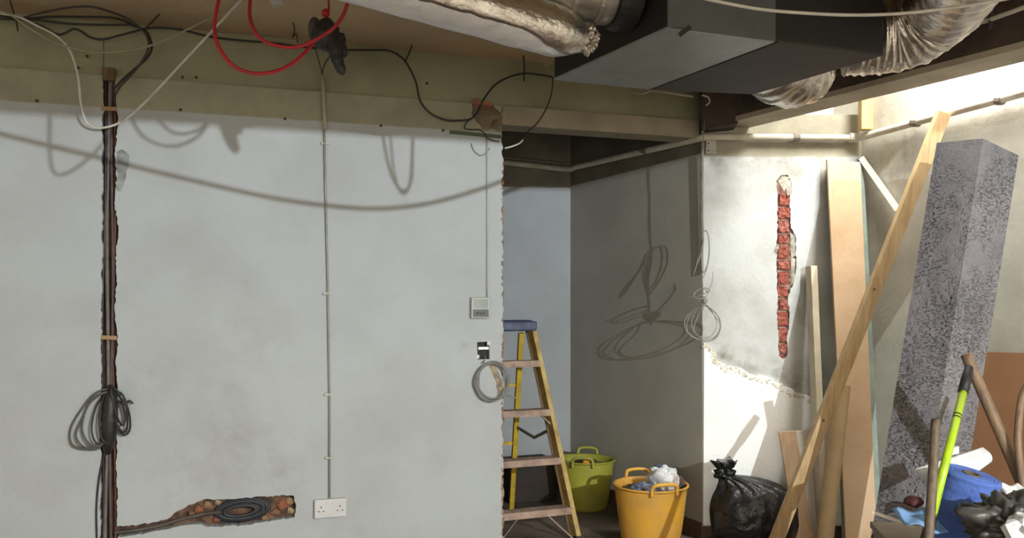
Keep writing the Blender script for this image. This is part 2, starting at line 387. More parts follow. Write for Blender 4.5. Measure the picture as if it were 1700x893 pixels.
struct('wall_rear', slab(Vector((-3.7, -3.2)), Vector((5.1, -3.2)), 0, H+1.3, (0, 1), .1), m_room)
struct('wall_far_left', slab(Vector((-3.6, -3.2)), Vector((-3.6, 3.2)), 0, H+1.3, (1, 0), .1), m_room)
struct('wall_far_right', slab(Vector((5.0, -3.2)), Vector((5.0, 1.6)), 0, H+1.3, (-1, 0), .1), m_room)
# downstand beam over the near part of the room: the lamp shines from under its far side
ob = WL.o+WL.n*3.55
def bq(z): return [Vector((ob.x, ob.y, 0))+Vector((WL.d.x*t+WL.n.x*o2, WL.d.y*t+WL.n.y*o2, z)) for t, o2 in ((-2.6, 0), (5, 0), (5, .22), (-2.6, .22))]
struct('ceiling_downstand', g_hex(bq(H+.797)+bq(H+1.24)), m_ceil)
# skirting
m_skirt = M('stained_skirting', (104, 78, 58), (70, 54, 44), 9, .8)
struct('baseboard_back', slab(CB-WB.d*2+WB.n*.015, CB+WB.n*.015, 0, .09, WB.n, .014), m_skirt)
struct('baseboard_side', slab(C1+WS.n*.014, CB+WS.n*.014, 0, .085, WS.n, .013), m_skirt)
struct('baseboard_front', slab(C1+Vector((-.012, -.027)), C2+Vector((0, -.027)), 0, .075, (0, -1), .014), m_skirt)

# ------------------------------------------------------------------ pipes and timber at the top of the walls
m_wpipe = M('white_painted_pipe', (206, 200, 184), (180, 172, 154), 12, .5)
pp = [WB.hit(835-60, 262, .035), WB.hit(840, 270, .035), WB.hit(935, 281, .035), P(948, 281, 5.70), WS.hit(958, 277, .035), WS.hit(1157, 231, .035), P(1168, 228, 4.455), WF.hit(1185, 227, .035), WF.hit(1412, 229, .035), P(1424, 228, 4.46), WR.hit(1440, 225, .035), WR.hit(1560, 192, .035), WR.hit(1800, 127, .035)]
o = thing('wall_pipe', 'white painted pipe running round the alcove, brick and right hand walls', 'pipe', pp[7])
obj('pipe_run', g_tube(pp, .019, 10), m_wpipe, o, smooth=True)
for W_, x, y in ((WF, 1322, 228), (WR, 1520, 203), (WR, 1660, 166), (WS, 1070, 250)):
    a = W_.hit(x-5, y, .035); b = W_.hit(x+5, y, .035); obj('pipe_clip', g_tube([a, (a+b)/2, b], .0225, 10), M('grey_clip', (120, 112, 98)), o)
for W_, x, y in ((WF, 1428-8, 228.5),):
    a = W_.hit(x-10, y, .035); b = W_.hit(x+3, y, .035); obj('pipe_coupling', g_tube([a, b], .026, 12), m_wpipe, o)
g2 = [WB.hit(700, 248, .03), WB.hit(840, 262, .03), WB.hit(936, 272, .03)]
tag(obj('conduit', g_tube(g2, .011, 8), M('dull_conduit', (120, 112, 98)), smooth=True), 'thin dull conduit just above the white pipe on alcove back wall', 'conduit')
m_pine = M('yellow_pine', (206, 176, 112), (180, 146, 84), 5, .6, stretch=(9, 9, 1))
a = P(1437, 216, 4.40); b = P(1437, 150, 4.40)
tag(obj('timber_block', g_bar(a, b, .062, .05, (1, 0, 0)), m_pine, bevel=.003), 'short upright yellow timber block above the pipe in the room corner', 'timber')
# bracket and cable at the corner of the pillar
m_cream = M('cream_paint', (184, 182, 172), (164, 160, 146), 14, .6)
o = thing('pipe_bracket', 'white painted bracket under the pipe at the pillar corner', 'bracket', WF.hit(1180, 254, .01))
obj('bracket_plate', g_bar(WF.hit(1180, 256, .012), WF.hit(1180, 232, .012), .058, .02, (1, 0, 0)), m_cream, o, bevel=.004)
for yv in (238, 250): obj('screw', g_lathe([(.004, 0), (.004, .004), (.001, .006)], 8, WF.hit(1176, yv, .022), (0, -1, 0)), M('screw_dark', (70, 64, 56)), o)
tag(obj('corner_conduit', g_tube([P(1166.5, 160, 4.43), P(1166, 240, 4.47), P(1165, 455, 4.49)], .008, 8), M('corner_trunking', (150, 146, 132), (110, 104, 92), 16, .6), smooth=True), 'slim conduit running down the pillar corner above the wire coil', 'conduit')

# ------------------------------------------------------------------ air unit and ducts
m_black = M('black_casing', (30, 28, 27), (22, 21, 20), 6, .55)
m_brown = M('dark_brown_underside', (58, 50, 45), (46, 40, 37), 5, .7)
m_grey = M('galvanised_sheet', (136, 141, 138), (122, 127, 124), 7, .45)
m_dgrey = M('dark_grey_sheet', (86, 90, 88), (74, 78, 76), 7, .5)
hbx = .86
def U(x, y): return P(x, y, hbx*F/(HY-y))
NL, FL, NR, FR = U(1108, 46), U(920, 131), U(1467, 90), U(1252, 155)
NM, FM = U(1286, 68), U(1077, 147)
up = Vector((0, 0, .35)); e = Vector((0, 0, .004))
ac = thing('air_handling_unit', 'boxy grey and black air handling unit hung under the ceiling', 'air unit', (NM+FM)/2)
obj('casing', g_hex([NL, NR, FR, FL, NL+up, NR+up, FR+up, FL+up]), m_black, ac, bevel=.004)
fwd = Vector((.31, -.951, 0)); rt = Vector((.951, .31, 0))
obj('underside_panel', g_hex([NL-e, NM-e, FM-e, FL-e, NL+e, NM+e, FM+e, FL+e]), m_grey, ac)
obj('underside_panel', g_hex([NM+rt*.012-e, NR-e, FR-e, FM+rt*.012-e, NM+rt*.012+e, NR+e, FR+e, FM+rt*.012+e]), m_brown, ac)
obj('front_panel', g_hex([NL+fwd*.005, NM+fwd*.005, NM-fwd*.01, NL-fwd*.01]+[p+up*.98 for p in (NL+fwd*.005, NM+fwd*.005, NM-fwd*.01, NL-fwd*.01)]), m_dgrey, ac)
obj('panel_catch', g_bar(P(1128, 58, 2.60), P(1146, 45, 2.60), .014, .012, (1, 0, 0)), m_black, ac)
m_foil = M('crinkled_foil', (214, 208, 200), (184, 176, 166), 20, .3, metal=1.0, bump=.35, bscale=40, dist=.015)
m_vinyl = M('white_duct_wrap', (206, 206, 206), (188, 188, 190), 6, .35, bump=.5, bscale=16, dist=.03)
m_ring = M('spiral_galvanised', (170, 166, 156), (142, 138, 130), 18, .35, metal=.8, bump=.2)
m_rub = M('black_rubber', (26, 25, 25), None, rough=.6)
def wobf(a, f=.9, seed=0): return lambda i, k: a*noise.noise(Vector((i*f, k*.9, seed)))
# collar on the left end of the unit
L0 = FL+(NL-FL)*.72+Vector((0, 0, .16))
d2 = WWd = -rt
co = obj('duct_collar', g_tube([L0, L0+d2*.05, L0+d2*.075], [.118, .118, .108], 28), m_rub, ac, smooth=False)
o = thing('spiral_duct', 'short ribbed metal duct joining the unit beside its black collar', 'duct', L0+d2*.08-Vector((0, 0, .1)))
pts, rad = [], []
for i in range(61):
    s = i/60; pts.append(L0+d2*(.076+s*.75)+Vector((0, 0, .06*s*s))); rad.append(.1+(.004 if i % 9 in (3, 4) else 0)+(.002 if i < 16 else 0))
obj('duct_body', g_tube(pts, rad, 32), m_ring, o, smooth=True)
for k in (.13, .22): obj('jubilee_band', g_tube([L0+d2*k, L0+d2*(k+.012)], .1065, 32), M('band_metal', (190, 186, 176), None, rough=.3, metal=.9), o)
# white wrapped duct with foil seam and crumpled end
E = P(966, 64, 2.74); dd = Vector((-.85, -.50, .075)).normalized()
o = thing('wrapped_duct', 'white wrapped insulated duct with foil seam and crumpled end, near ceiling', 'duct', E+dd*.5-Vector((0, 0, .1)))
pts, rad = [], []
for i in range(90):
    s = i/89*1.5
    pts.append(E+dd*s); rad.append(.082 if s > .12 else .043+.039*math.sin(s/.12*math.pi/2))
obj('wrap', g_tube(pts, rad, 40, wob=lambda i, k: .035*noise.noise(Vector((i*.16, math.sin(k*.157)*2.2, math.cos(k*.157)*2.2)))+.012*noise.noise(Vector((i*.5, k*.5, 2)))), m_vinyl, o, smooth=True)
# foil seam: a shallow strip lying over the camera side of the wrap
V, Fc = [], []; ns = 70; nk = 12
ax = dd; u_ = Vector((0, 0, 1))-ax*ax.z; u_.normalize(); v_ = ax.cross(u_); v_ = v_ if v_.y < 0 else -v_
for i in range(ns+1):
    s = -.01+i/ns*1.1; rr = (.082 if s > .12 else .043+.039*math.sin(max(s, 0)/.12*math.pi/2))*1.035
    for k in range(nk+1):
        a = math.radians((-38 if s > .25 else -38-52*(1-s/.25))+ (88 if s > .25 else 88+60*(1-s/.25))*k/nk + 5*noise.noise(Vector((i*.4, 0, 0 if k < 6 else 4))))
        q = rr*(1+.016*noise.noise(Vector((i*.3, k*.5, 3)))+(.022 if s < .2 else .006)*noise.noise(Vector((i*1.3, k*1.9, 8))))
        V.append(E+ax*s+v_*math.cos(a)*q+u_*math.sin(a)*q)
for i in range(ns):
    for k in range(nk):
        a = i*(nk+1)+k; Fc.append((a, a+1, a+nk+2, a+nk+1))
so = obj('foil_seam', (V, Fc), m_foil, o, smooth=True); sm = so.modifiers.new('solid', 'SOLIDIFY'); sm.thickness = .002
obj('crumpled_end', g_blob(E+Vector((.012, 0, .0)), (.042, .042, .044), 3, .35, 4, 3), m_foil, o)
# crinkled flexible ducts on the right of the unit
def flex(name, label, path, r, seed):
    p = cr(path, 22); o = thing(name, label, 'duct', p[len(p)//2]-Vector((0, 0, r)))
    rad = [r*(1+.018*math.sin(i*1.25)+.02*noise.noise(Vector((i*.5, seed, 0)))) for i in range(len(p))]
    if name == 'flexible_foil_duct' and seed == 1: rad = [q*math.sqrt(max(.02, 1-max(0, (i-len(p)+20)/20)**2)) for i, q in enumerate(rad)]
    obj('foil_hose', g_tube(p, rad, 40, wob=lambda i, k: (.06*noise.noise(Vector((i*.2, math.sin(k*.157)*3, math.cos(k*.157)*3+seed)))+.014*noise.noise(Vector((i*.9, k*.8, seed))))), m_foil, o, smooth=True)
    return o
flex('flexible_foil_duct', 'crinkled silver flexible duct drooping below the far corner of the unit', [P(1262, 66, 3.42), P(1292, 106, 3.52), P(1322, 114, 3.58), P(1352, 94, 3.62)], .158, 1)
flex('flexible_foil_duct', 'large crinkled silver flexible duct curving upward right of the unit', [P(1405, 62, 3.12), P(1450, 60, 3.10), P(1505, 50, 3.06), P(1560, 12, 2.95), P(1592, -30, 2.75), P(1630, -85, 2.5)], .138, 5)
tag(obj('ceiling_conduit', g_tube([P(1555, 55, 2.98), P(1640, 34, 2.85), P(1720, 5, 2.70)], .008, 8), M('pale_conduit', (170, 164, 150)), smooth=True), 'pale conduit beside the large silver duct along the dark beam', 'conduit')
tag(obj('hanger_strap', g_bar(P(1644, 46, 2.84), P(1646, 15, 2.84), .014, .006, (1, 0, 0)), m_rub), 'dark hanging strap around the pale conduit near the dark beam', 'strap')
m_wcab = M('white_cable', (206, 202, 192), (180, 174, 162), 10, .5)
cable('white_cable', [P(1120, -14, 2.3), P(1180, 0, 2.35), P(1260, 15, 2.4), P(1340, 22, 2.45), P(1420, 25, 2.5), P(1500, 22, 2.5), P(1580, 13, 2.5), P(1650, 2, 2.5), P(1730, -14, 2.5)], .0052, m_wcab, 'single white cable sagging in front of the air unit and foil ducts')

# ------------------------------------------------------------------ cables along the top of the white wall
m_bcab = M('black_cable', (38, 34, 32), (30, 27, 26), 10, .5)
m_gcab = M('grey_cable', (128, 128, 122), (108, 108, 104), 12, .5)
m_ycab = M('yellowed_cable', (164, 152, 120), (140, 130, 100), 10, .5)
m_red = M('red_cable_sheath', (188, 32, 44), (160, 26, 36), 10, .45)
def wc(x, y, off):                   # just off the white wall, kept under the ceiling
    p = WL.hit(x, y, off)
    return p if p.z < H+1.2 else P(x, y, 1.2*F/(HY-y))
def wl(lst, off): return [wc(x, y, off) for x, y in lst]
cable('black_cable', wl([(-40, 12), (0, 25), (30, 30), (70, 44), (95, 57), (110, 54), (122, 48), (135, 52), (150, 62), (172, 65), (205, 57), (240, 48), (262, 46), (300, 49), (350, 61), (400, 67), (450, 71), (505, 78), (530, 80)], .05), .0048, m_bcab, 'long black cable running along the wall top to the taped bundle')
cable('black_cable', wl([(555, 84), (580, 83), (620, 83), (645, 84), (662, 92), (675, 105), (690, 135), (698, 168), (715, 188), (740, 199), (765, 200), (782, 197), (793, 185), (803, 165), (820, 143), (840, 130), (868, 122), (895, 124), (917, 128)], .04), .0048, m_bcab, 'black cable sagging from the taped bundle to the air unit')
cable('thin_black_cable', [WL.hit(918, 128, .1), WL.hit(916, 152, .08), WL.hit(908, 178, .06), WL.hit(893, 203, .05), WL.hit(877, 218, .04), WL.hit(868, 232, .04)], .0035, m_bcab, 'thin black cable dropping from the air unit towards the wall edge')
cable('stripped_cable_end', [WL.hit(868, 232, .04), WL.hit(862, 238, .035), WL.hit(850, 243, .03), WL.hit(838, 246, .02)], .0042, m_wcab, 'white stripped cable end curling at the top of the wall edge')
cable('thin_black_cable', wl([(782, 198), (775, 203), (771, 211), (778, 215), (795, 215), (803, 220), (808, 228), (818, 233), (829, 235)], .02), .003, m_bcab, 'thin black looped cable below the brown plaster patch')
cable('thin_cable', wl([(782, 238), (787, 250), (797, 258), (806, 255), (813, 246)], .006), .0025, m_gcab, 'tiny grey loop of cable under the green strip')
cable('black_cable', wl([(-30, 20), (10, 27), (45, 31), (80, 28), (130, 28), (180, 29), (205, 34), (225, 44), (240, 50), (248, 62), (252, 78), (247, 92), (235, 105), (215, 122), (196, 140), (188, 150)], .06), .005, m_bcab, 'black cable arching from the left into the top of the wall channel')
cable('black_cable', wl([(-30, 30), (20, 32), (60, 33), (110, 39), (160, 41), (222, 41)], .075), .005, m_bcab, 'straight black cable ending short in the tangle at top left')
cable('grey_black_cable', wl([(40, 29), (75, 20), (120, 12), (155, 12), (190, 22), (215, 33), (232, 46), (243, 58), (247, 75), (240, 95), (222, 120), (200, 143), (190, 160)], .09), .0045, M('faded_black_cable', (62, 56, 50)), 'faded cable bowing highest in the tangle at top left')
cable('thin_black_cable', wl([(14, -10), (20, 12), (26, 32), (30, 52)], .08), .003, m_bcab, 'short thin wire dropping from ceiling at far left')
cable('cable_tie_end', wl([(240, 49), (253, 36), (264, 24)], .07), .0035, m_bcab, 'short black stub of cable sticking up towards the ceiling', 'cable')
cable('white_cable', [wc(420, -25, .7), wc(400, 0, .6), WL.hit(330, 75, .4), WL.hit(260, 150, .22), WL.hit(228, 182, .12), WL.hit(200, 203, .08), WL.hit(172, 212, .06), WL.hit(152, 209, .06), WL.hit(141, 198, .07), WL.hit(134, 170, .09), WL.hit(129, 125, .1), wc(116, 84, .1), wc(94, 60, .1), wc(60, 42, .1), wc(27, 27, .1), wc(-20, 20, .1)], .0052, m_wcab, 'white cable looping down across the wall channel and back to top left')
cable('yellowed_cable', wl([(-20, 14), (15, 24), (45, 44), (85, 68), (125, 81), (170, 87), (215, 83), (255, 74), (300, 54), (345, 32), (390, 8), (420, -10)], .16), .004, m_ycab, 'yellowed thin cable sagging in a shallow curve at top left')
cable('thin_black_cable', wl([(172, 64), (172, 90), (172, 118)], .01), .0016, m_bcab, 'very thin dark wire dropping to the top of the channel')
cable('red_cable', [P(369, -25, 3.0), P(361, 10, 3.0), P(356, 45, 3.0), P(362, 75, 3.0), P(382, 105, 3.0), P(408, 119, 3.02), P(438, 122, 3.04), P(470, 114, 3.08), P(497, 96, 3.12), P(520, 72, 3.16)], .0068, m_red, 'red cable in the larger hanging loop near ceiling')
cable('red_cable', [P(419, -25, 3.05), P(415, 5, 3.05), P(415, 30, 3.05), P(424, 54, 3.05), P(440, 69, 3.06), P(465, 77, 3.07), P(492, 78, 3.08), P(520, 68, 3.09), P(545, 53, 3.09), P(563, 36, 3.08), P(575, 12, 3.06), P(580, -20, 3.05)], .0068, m_red, 'red cable in the smaller upper hanging loop near ceiling')
# taped bundle
c = P(543, 58, 3.35)
o = thing('taped_bundle', 'black taped cable bundle with red cap hanging above the white conduit', 'cable bundle', P(543, 90, 3.35))
m_tape = M('black_tape', (40, 38, 38), (54, 50, 52), 30, .5, bump=.5, bscale=40)
obj('body', g_blob(P(541, 58, 3.35), (.058, .05, .066), 2, .18, 3, 1.8, False), m_tape, o, smooth=True)
obj('grey_fold', g_blob(P(523, 50, 3.36), (.028, .03, .05), 4, .2, 3, 2, False), M('grey_tape', (92, 86, 80), (70, 66, 62), 20, .6), o, smooth=True)
obj('tail', g_tube(cr([P(550, 60, 3.34), P(557, 85, 3.33), P(562, 105, 3.33), P(570, 124, 3.33)], 8), [.032]*4+[.028]*6+[.024]*6+[.021]*5+[.018, .014, .01, .006], 14, wob=wobf(.12)), m_tape, o, smooth=True)
obj('tail', g_tube(cr([P(560, 60, 3.36), P(567, 80, 3.36), P(573, 95, 3.36)], 6), [.03]*4+[.022]*5+[.017]*2+[.011, .006], 12, wob=wobf(.1)), m_tape, o, smooth=True)
cap = obj('red_cap', g_blob(P(541, 22, 3.34), (.018, .018, .017), 6, .15, 2), m_red, o, smooth=True)
obj('cord', g_tube(cr([P(545, 22, 3.34), P(546, 8, 3.34), P(543, -12, 3.34)], 5), .004, 6), m_red, o)
cable('thin_brown_cable', wl([(524, 82), (529, 100), (534, 120)], .035), .0028, M('brown_cable', (84, 62, 48)), 'short brown cable from the taped bundle into the conduit top')
cable('thin_black_cable', wl([(552, 88), (543, 100), (537, 112), (535, 124)], .035), .0028, m_bcab, 'short black cable curving from the taped bundle into the conduit')
# conduit, cable run, socket
o = thing('wall_conduit', 'cream conduit at wall top leading into a clipped cable down to the socket', 'conduit', WL.hit(546, 824))
obj('conduit_tube', g_tube([WL.hit(535, 125, .02), WL.hit(538, 180, .016), WL.hit(540, 214, .016)], .0095, 12), M('cream_conduit', (172, 164, 140), (152, 144, 122), 10, .5), o, smooth=True)
obj('cable_run', g_tube([WL.hit(538.5, 200, .012), WL.hit(540, 300, .008), WL.hit(544, 470, .008), WL.hit(547, 650, .008), WL.hit(547, 826, .008)], .005, 8), M('light_grey_cable', (150, 146, 140), (128, 124, 118), 12, .6), o, smooth=True)
for y in (238, 487, 655, 760):
    x = 540+(y-238)*.0125
    obj('cable_clip', g_bar(WL.hit(x-7, y, .006), WL.hit(x+7, y, .006), .012, .012, (0, 0, 1)), m_cream, o, bevel=.002)
m_sock = M('white_socket_plastic', (198, 197, 197), (188, 187, 187), 10, .4)
n3 = Vector((WL.n.x, WL.n.y, 0)); d3 = Vector((WL.d.x, WL.d.y, 0))
c = WL.hit(548, 842)
o = thing('wall_socket', 'white double wall socket at the foot of the clipped cable', 'socket', c-Vector((0, 0, .043)))
obj('plate', g_box(c+n3*.012, d3*.073, n3*.012, Vector((0, 0, .043))), m_sock, o, bevel=.004)
m_hole = M('pin_hole_black', (20, 18, 18))
for s in (-1, 1):
    for dx, dz, a, b in ((0, .008, .002, .004), (-.011, -.011, .004, .002), (.011, -.011, .004, .002)):
        obj('pin_hole', g_box(c+d3*(s*.043+dx)+n3*.0242+Vector((0, 0, dz)), d3*a, n3*.0008, Vector((0, 0, b))), m_hole, o)
    obj('switch', g_box(c+d3*(s*.014)+n3*.025+Vector((0, 0, .022)), d3*.006, n3*.002, Vector((0, 0, .009))), m_sock, o, bevel=.001)
# thermostat
c = WL.hit(796, 511)
o = thing('wall_thermostat', 'small grey thermostat with display near the edge of white wall', 'thermostat', c-Vector((0, 0, .05)))
obj('housing', g_box(c+n3*.012, d3*.048, n3*.012, Vector((0, 0, .052))), M('thermostat_grey', (168, 168, 160), None, rough=.45), o, bevel=.005)
obj('display', g_box(c+n3*.0245+Vector((0, 0, .021)), d3*.037, n3*.001, Vector((0, 0, .022))), M('lcd_grey_green', (112, 118, 106), (100, 106, 95), 9, .3), o)
fl = obj('flap', g_box(c+n3*.0245+Vector((0, 0, -.026)), d3*.040, n3*.001, Vector((0, 0, .019))), M('dark_flap', (40, 40, 35), (30, 30, 27), 14, .4), o)
for i in range(3): obj('button', g_box(c+d3*(-.018+i*.016)+n3*.0262+Vector((0, 0, -.027)), d3*.005, n3*.001, Vector((0, 0, .006))), M('button_grey', (72, 72, 62)), fl)
obj('feed_cable', g_tube([WL.hit(808.5, 228, .004), WL.hit(809, 360, .004), WL.hit(808.5, 494, .004)], .0045, 8), M('painted_feed', (176, 176, 172), (150, 150, 146), 9), o, smooth=True)
# switch opening
c = WL.hit(802.5, 582, -.03)
o = thing('switch_back_box', 'open black switch box recessed in the wall above the grey coil', 'switch box', c-Vector((0, 0, .045)))
obj('box_back', g_box(c, d3*.031, n3*.004, Vector((0, 0, .046))), M('box_black', (22, 21, 21)), o)
obj('cross_bracket', g_box(WL.hit(802.5, 578, -.006), d3*.028, n3*.004, Vector((0, 0, .008))), M('zinc', (176, 176, 170), None, rough=.4, metal=.5), o, bevel=.002)
for x, y in ((793, 592), (811, 570)): obj('fixing_lug', g_box(WL.hit(x, y, .0), d3*.008, n3*.004, Vector((0, 0, .009))), m_sock, o, bevel=.001)
for x, y in ((789, 570), (790, 593), (815, 573)): pass
# grey coil under it
def coil(name, label, cat, c, ax1, ax2, r1, r2, n, rw, mat, tie=True, seed=0, jit=.006, nrm=n3):
    rnd = random.Random(seed); o = thing(name, label, cat, Vector(c)-Vector((0, 0, r2)))
    for i in range(n):
        ca = Vector(c)+ax1*rnd.uniform(-jit, jit)+ax2*rnd.uniform(-jit, jit)+nrm*(rw*1.6*(i % 3)+rnd.uniform(0, rw))
        a = r1*rnd.uniform(.9, 1.04); b = r2*rnd.uniform(.92, 1.03); ph = rnd.uniform(0, 6)
        pts = [ca+ax1*a*math.cos(t*math.pi/8)*(1+.03*math.sin(2*t+ph))+ax2*b*math.sin(t*math.pi/8) for t in range(16)]
        obj('cable_turn', g_tube(cr(pts, 4, True), rw, 6, True), mat, o, smooth=True)
    return o
zz = Vector((0, 0, 1))
o = coil('grey_cable_coil', 'coil of grey cable hanging at the wall edge below the thermostat', 'cable coil', WL.hit(816, 632, .012), d3, zz, .082, .094, 7, .0042, m_gcab, seed=4, jit=.007)
obj('loose_end', g_tube(cr([WL.hit(802, 602, .02), WL.hit(804, 598, .0), WL.hit(806, 592, -.02)], 5), .004, 6), m_gcab, o)
obj('loose_end', g_tube(cr([WL.hit(833, 655, .03), WL.hit(842, 657, .03), WL.hit(850, 658, .03), WL.hit(857, 661, .03)], 5), .004, 6), m_gcab, o)
# cables lying in the channel
m_pur = M('dusty_sheathing', (96, 80, 76), (72, 60, 58), 16, .7)
for i, (xt, xb, mt, r) in enumerate(((175, 169, m_bcab, .0065), (181, 176, M('dusty_grey_sheathing', (122, 112, 108), (92, 84, 80), 14, .7), .0075), (187, 184, m_pur, .0065), (190, 190, M('rust_brown_sheathing', (112, 76, 64), (82, 58, 50), 16, .8), .005))):
    pts = [WL.hit(xt+(xb-xt)*s+2.0*math.sin(s*9+i*2), 128+s*800, -.028+.006*math.sin(s*14+i)) for s in [k/30 for k in range(31)]]
    lab = ['black cable at the left side of the wall channel', 'dusty grey cable in the middle of the wall channel', 'dusty dark cable right of centre in the wall channel', 'thin rust brown cable at the right side of wall channel'][i]
    tag(obj('channel_cable', g_tube(cr(pts, 4), r, 8), mt, smooth=True), lab, 'cable', 'cables laid in the wall channel')
m_strap = M('tan_strap', (160, 128, 92), (136, 106, 76), 10, .7)
for y, lab in ((180, 'tan strap across the top of the wall channel'), (560, 'tan strap across the middle of the wall channel')):
    tag(obj('cable_strap', g_bar(WL.hit(168, y, .003), WL.hit(194, y+1, .003), .018, .005, zz), m_strap, bevel=.001), lab, 'strap', 'straps over the channel')
a = WL.hit(181, 134, .004); b = WL.hit(181, 113, .004)
tag(obj('timber_offcut', g_bar(a, b, .05, .03, d3), M('old_timber', (112, 92, 62), (84, 68, 46), 6, .8, stretch=(8, 8, 1)), bevel=.002), 'old timber offcut at the very top of the wall channel', 'timber')
# black coil hung on the channel
o = thing('black_cable_coil', 'tangle of black cable loops hanging from the wall channel', 'cable coil', WL.hit(180, 745, .02))
cen = (183, 660)
loops = [[(185, 650), (160, 652), (135, 680), (117, 712), (120, 738), (145, 746), (168, 740), (176, 700)], [(190, 652), (155, 660), (138, 692), (126, 722), (140, 742), (165, 738), (180, 706)],
         [(188, 650), (150, 668), (136, 710), (150, 738), (172, 735), (186, 690)], [(182, 655), (162, 670), (152, 710), (160, 735), (178, 725), (188, 685)], [(178, 650), (165, 690), (168, 725), (182, 735), (190, 690)],
         [(176, 655), (200, 652), (213, 680), (216, 710), (208, 722), (196, 712), (190, 680)], [(180, 652), (205, 665), (212, 700), (205, 718), (192, 700), (185, 675)], [(184, 648), (196, 650), (208, 690), (203, 706), (194, 690)]]
for i, lp_ in enumerate(loops):
    obj('cable_turn', g_tube(cr([WL.hit(x, y, .022+.004*i+.01*math.sin(k*1.7+i)) for k, (x, y) in enumerate(lp_)], 6, True), .0042, 6, True), M('grey_black_loop', (84, 82, 76)) if i < 3 else m_bcab, o, smooth=True)
obj('cable_bunch', g_tube(cr([WL.hit(183, 640, .01), WL.hit(184, 660, .03), WL.hit(182, 700, .032), WL.hit(180, 735, .02), WL.hit(179, 752, .0)], 8), [.012+.02*math.sin(math.pi*min(1, i/32)) for i in range(33)], 12, wob=wobf(.18)), m_bcab, o, smooth=True)
obj('loose_end', g_tube(cr([WL.hit(196, 665, .03), WL.hit(207, 672, .03), WL.hit(214, 665, .03), WL.hit(221, 670, .03)], 5), .004, 6), m_bcab, o)
cable('black_cable', wl([(174, 752), (168, 775), (163, 805), (160, 850), (161, 900), (162, 950)], .008), .0042, m_bcab, 'black cable hanging from the tangle just left of the channel')
cable('grey_conduit_cable', [WL.hit(190, 884, -.015), WL.hit(225, 880, -.012), WL.hit(262, 873, -.012), WL.hit(300, 862, -.012), WL.hit(340, 853, -.01), WL.hit(368, 850, -.005)], .0085, M('grey_brown_sheath', (88, 80, 72), (66, 60, 55), 12, .7), 'thick grey cable running from the channel to the broken hole')
o = thing('coiled_cable_in_hole', 'flattened coil of thick dark cable stuffed in the broken wall hole', 'cable coil', WL.hit(400, 866, -.02))
m_hc = M('dark_blue_grey_cable', (46, 46, 52), (36, 35, 40), 10, .55)
for i in range(6):
    sx = 46-i*4.0; sy = 18-i*1.9
    pts = [WL.hit(402-i*.6+sx*math.cos(t*math.pi/7)*(1 if i % 2 else .98), 846+i*.4+sy*math.sin(t*math.pi/7)-.11*sx*math.cos(t*math.pi/7), -.030+.005*(i % 3)) for t in range(14)]
    obj('cable_turn', g_tube(cr(pts, 4, True), .0078, 8, True), m_hc, o, smooth=True)
for i, (x, y, r) in enumerate(((470, 838, .022), (482, 832, .016), (458, 850, .018), (483, 848, .016), (330, 845, .017), (345, 838, .016), (318, 853, .013), (362, 834, .013), (360, 862, .014), (440, 860, .013))):
    tag(obj('brick_rubble', g_blob(WL.hit(x, y, -.034), (r*1.2, .012, r), i+30, .35, 2), M('rubble_%d' % i, [(150, 92, 66), (160, 128, 96), (128, 98, 76), (170, 150, 126)][i % 4], [(110, 70, 54), (120, 96, 74)][i % 2], 40, .95, bump=.6)), 'lump of broken brick and mortar inside the hole beside the cable coil', 'rubble', 'rubble in the wall hole')
# green strip, ties, nails, fixings
tag(obj('green_strip', g_bar(WL.hit(747, 219, .008), WL.hit(832, 227, .008), .016, .012, zz), M('grey_green_paint', (84, 92, 66), (66, 72, 54), 10, .7)), 'narrow grey green strip on the wall below the brown patch', 'strip')
tag(obj('brown_patch', g_panel(WL, jag(thp([(783, 190), (784, 172), (790, 162), (800, 168), (815, 170), (822, 180), (832, 188), (833, 205), (833, 218), (800, 214)]), .006, .02, 8), [], -.003, 0), M('brown_plaster', (168, 118, 88), (140, 98, 74), 20, .95), flipfix=False), 'reddish brown bare plaster patch at the top wall corner', 'plaster patch')
for i, (x0, y0, x1, y1, o1, lab) in enumerate(((685, 72, 672, 104, .06, 'black cable tie holding up the sagging black cable'), (869, 91, 870, 135, .06, 'black cable tie hanging near the air unit'))):
    tag(obj('cable_tie', g_tube([WL.hit(x0, y0, o1), WL.hit((x0+x1)/2+1, (y0+y1)/2, o1), WL.hit(x1, y1, o1)], .0035, 6), m_bcab), lab, 'cable tie')
tag(obj('wire_hook', g_tube(cr(wl([(487, 38), (489, 50), (486, 62), (492, 56), (494, 71)], .03), 4), .0028, 6), m_bcab), 'small twisted wire hook above the red loops', 'hook')
o = thing('ceiling_fixing', 'small white metal fixing at the top edge left of the bundle', 'fixing', P(459, 12, 3.35))
obj('fixing_plate', g_bar(P(449, 3, 3.35), P(470, 3, 3.35), .02, .02, (0, 0, 1)), m_sock, o, bevel=.003)
for dx in (-5, 3): obj('fixing_leg', g_bar(P(459+dx, 3, 3.35), P(459+dx, 12, 3.35), .006, .006, (1, 0, 0)), m_sock, o)
m_nail = M('rusty_nail', (50, 42, 36))
for x, y in ((130, 113), (62, 168), (303, 129), (326, 129), (300, 183), (473, 198), (632, 209), (708, 139), (735, 217), (270, 12), (145, 94)):
    tag(obj('nail', g_lathe([(.003, -.01), (.0055, .004), (.0065, .009), (.002, .011)], 8, WL.hit(x, y, .0), (WL.n.x, WL.n.y, 0)), m_nail), 'small dark nail or plug in the upper wall band', 'nail', 'nails in the upper wall band')
cable('black_stub_cable', [WL.hit(903, 110, .08), WL.hit(910, 107, .1), WL.hit(917, 104, .12)], .006, m_ycab, 'pale cut pipe stubs beside the black end of the air unit')
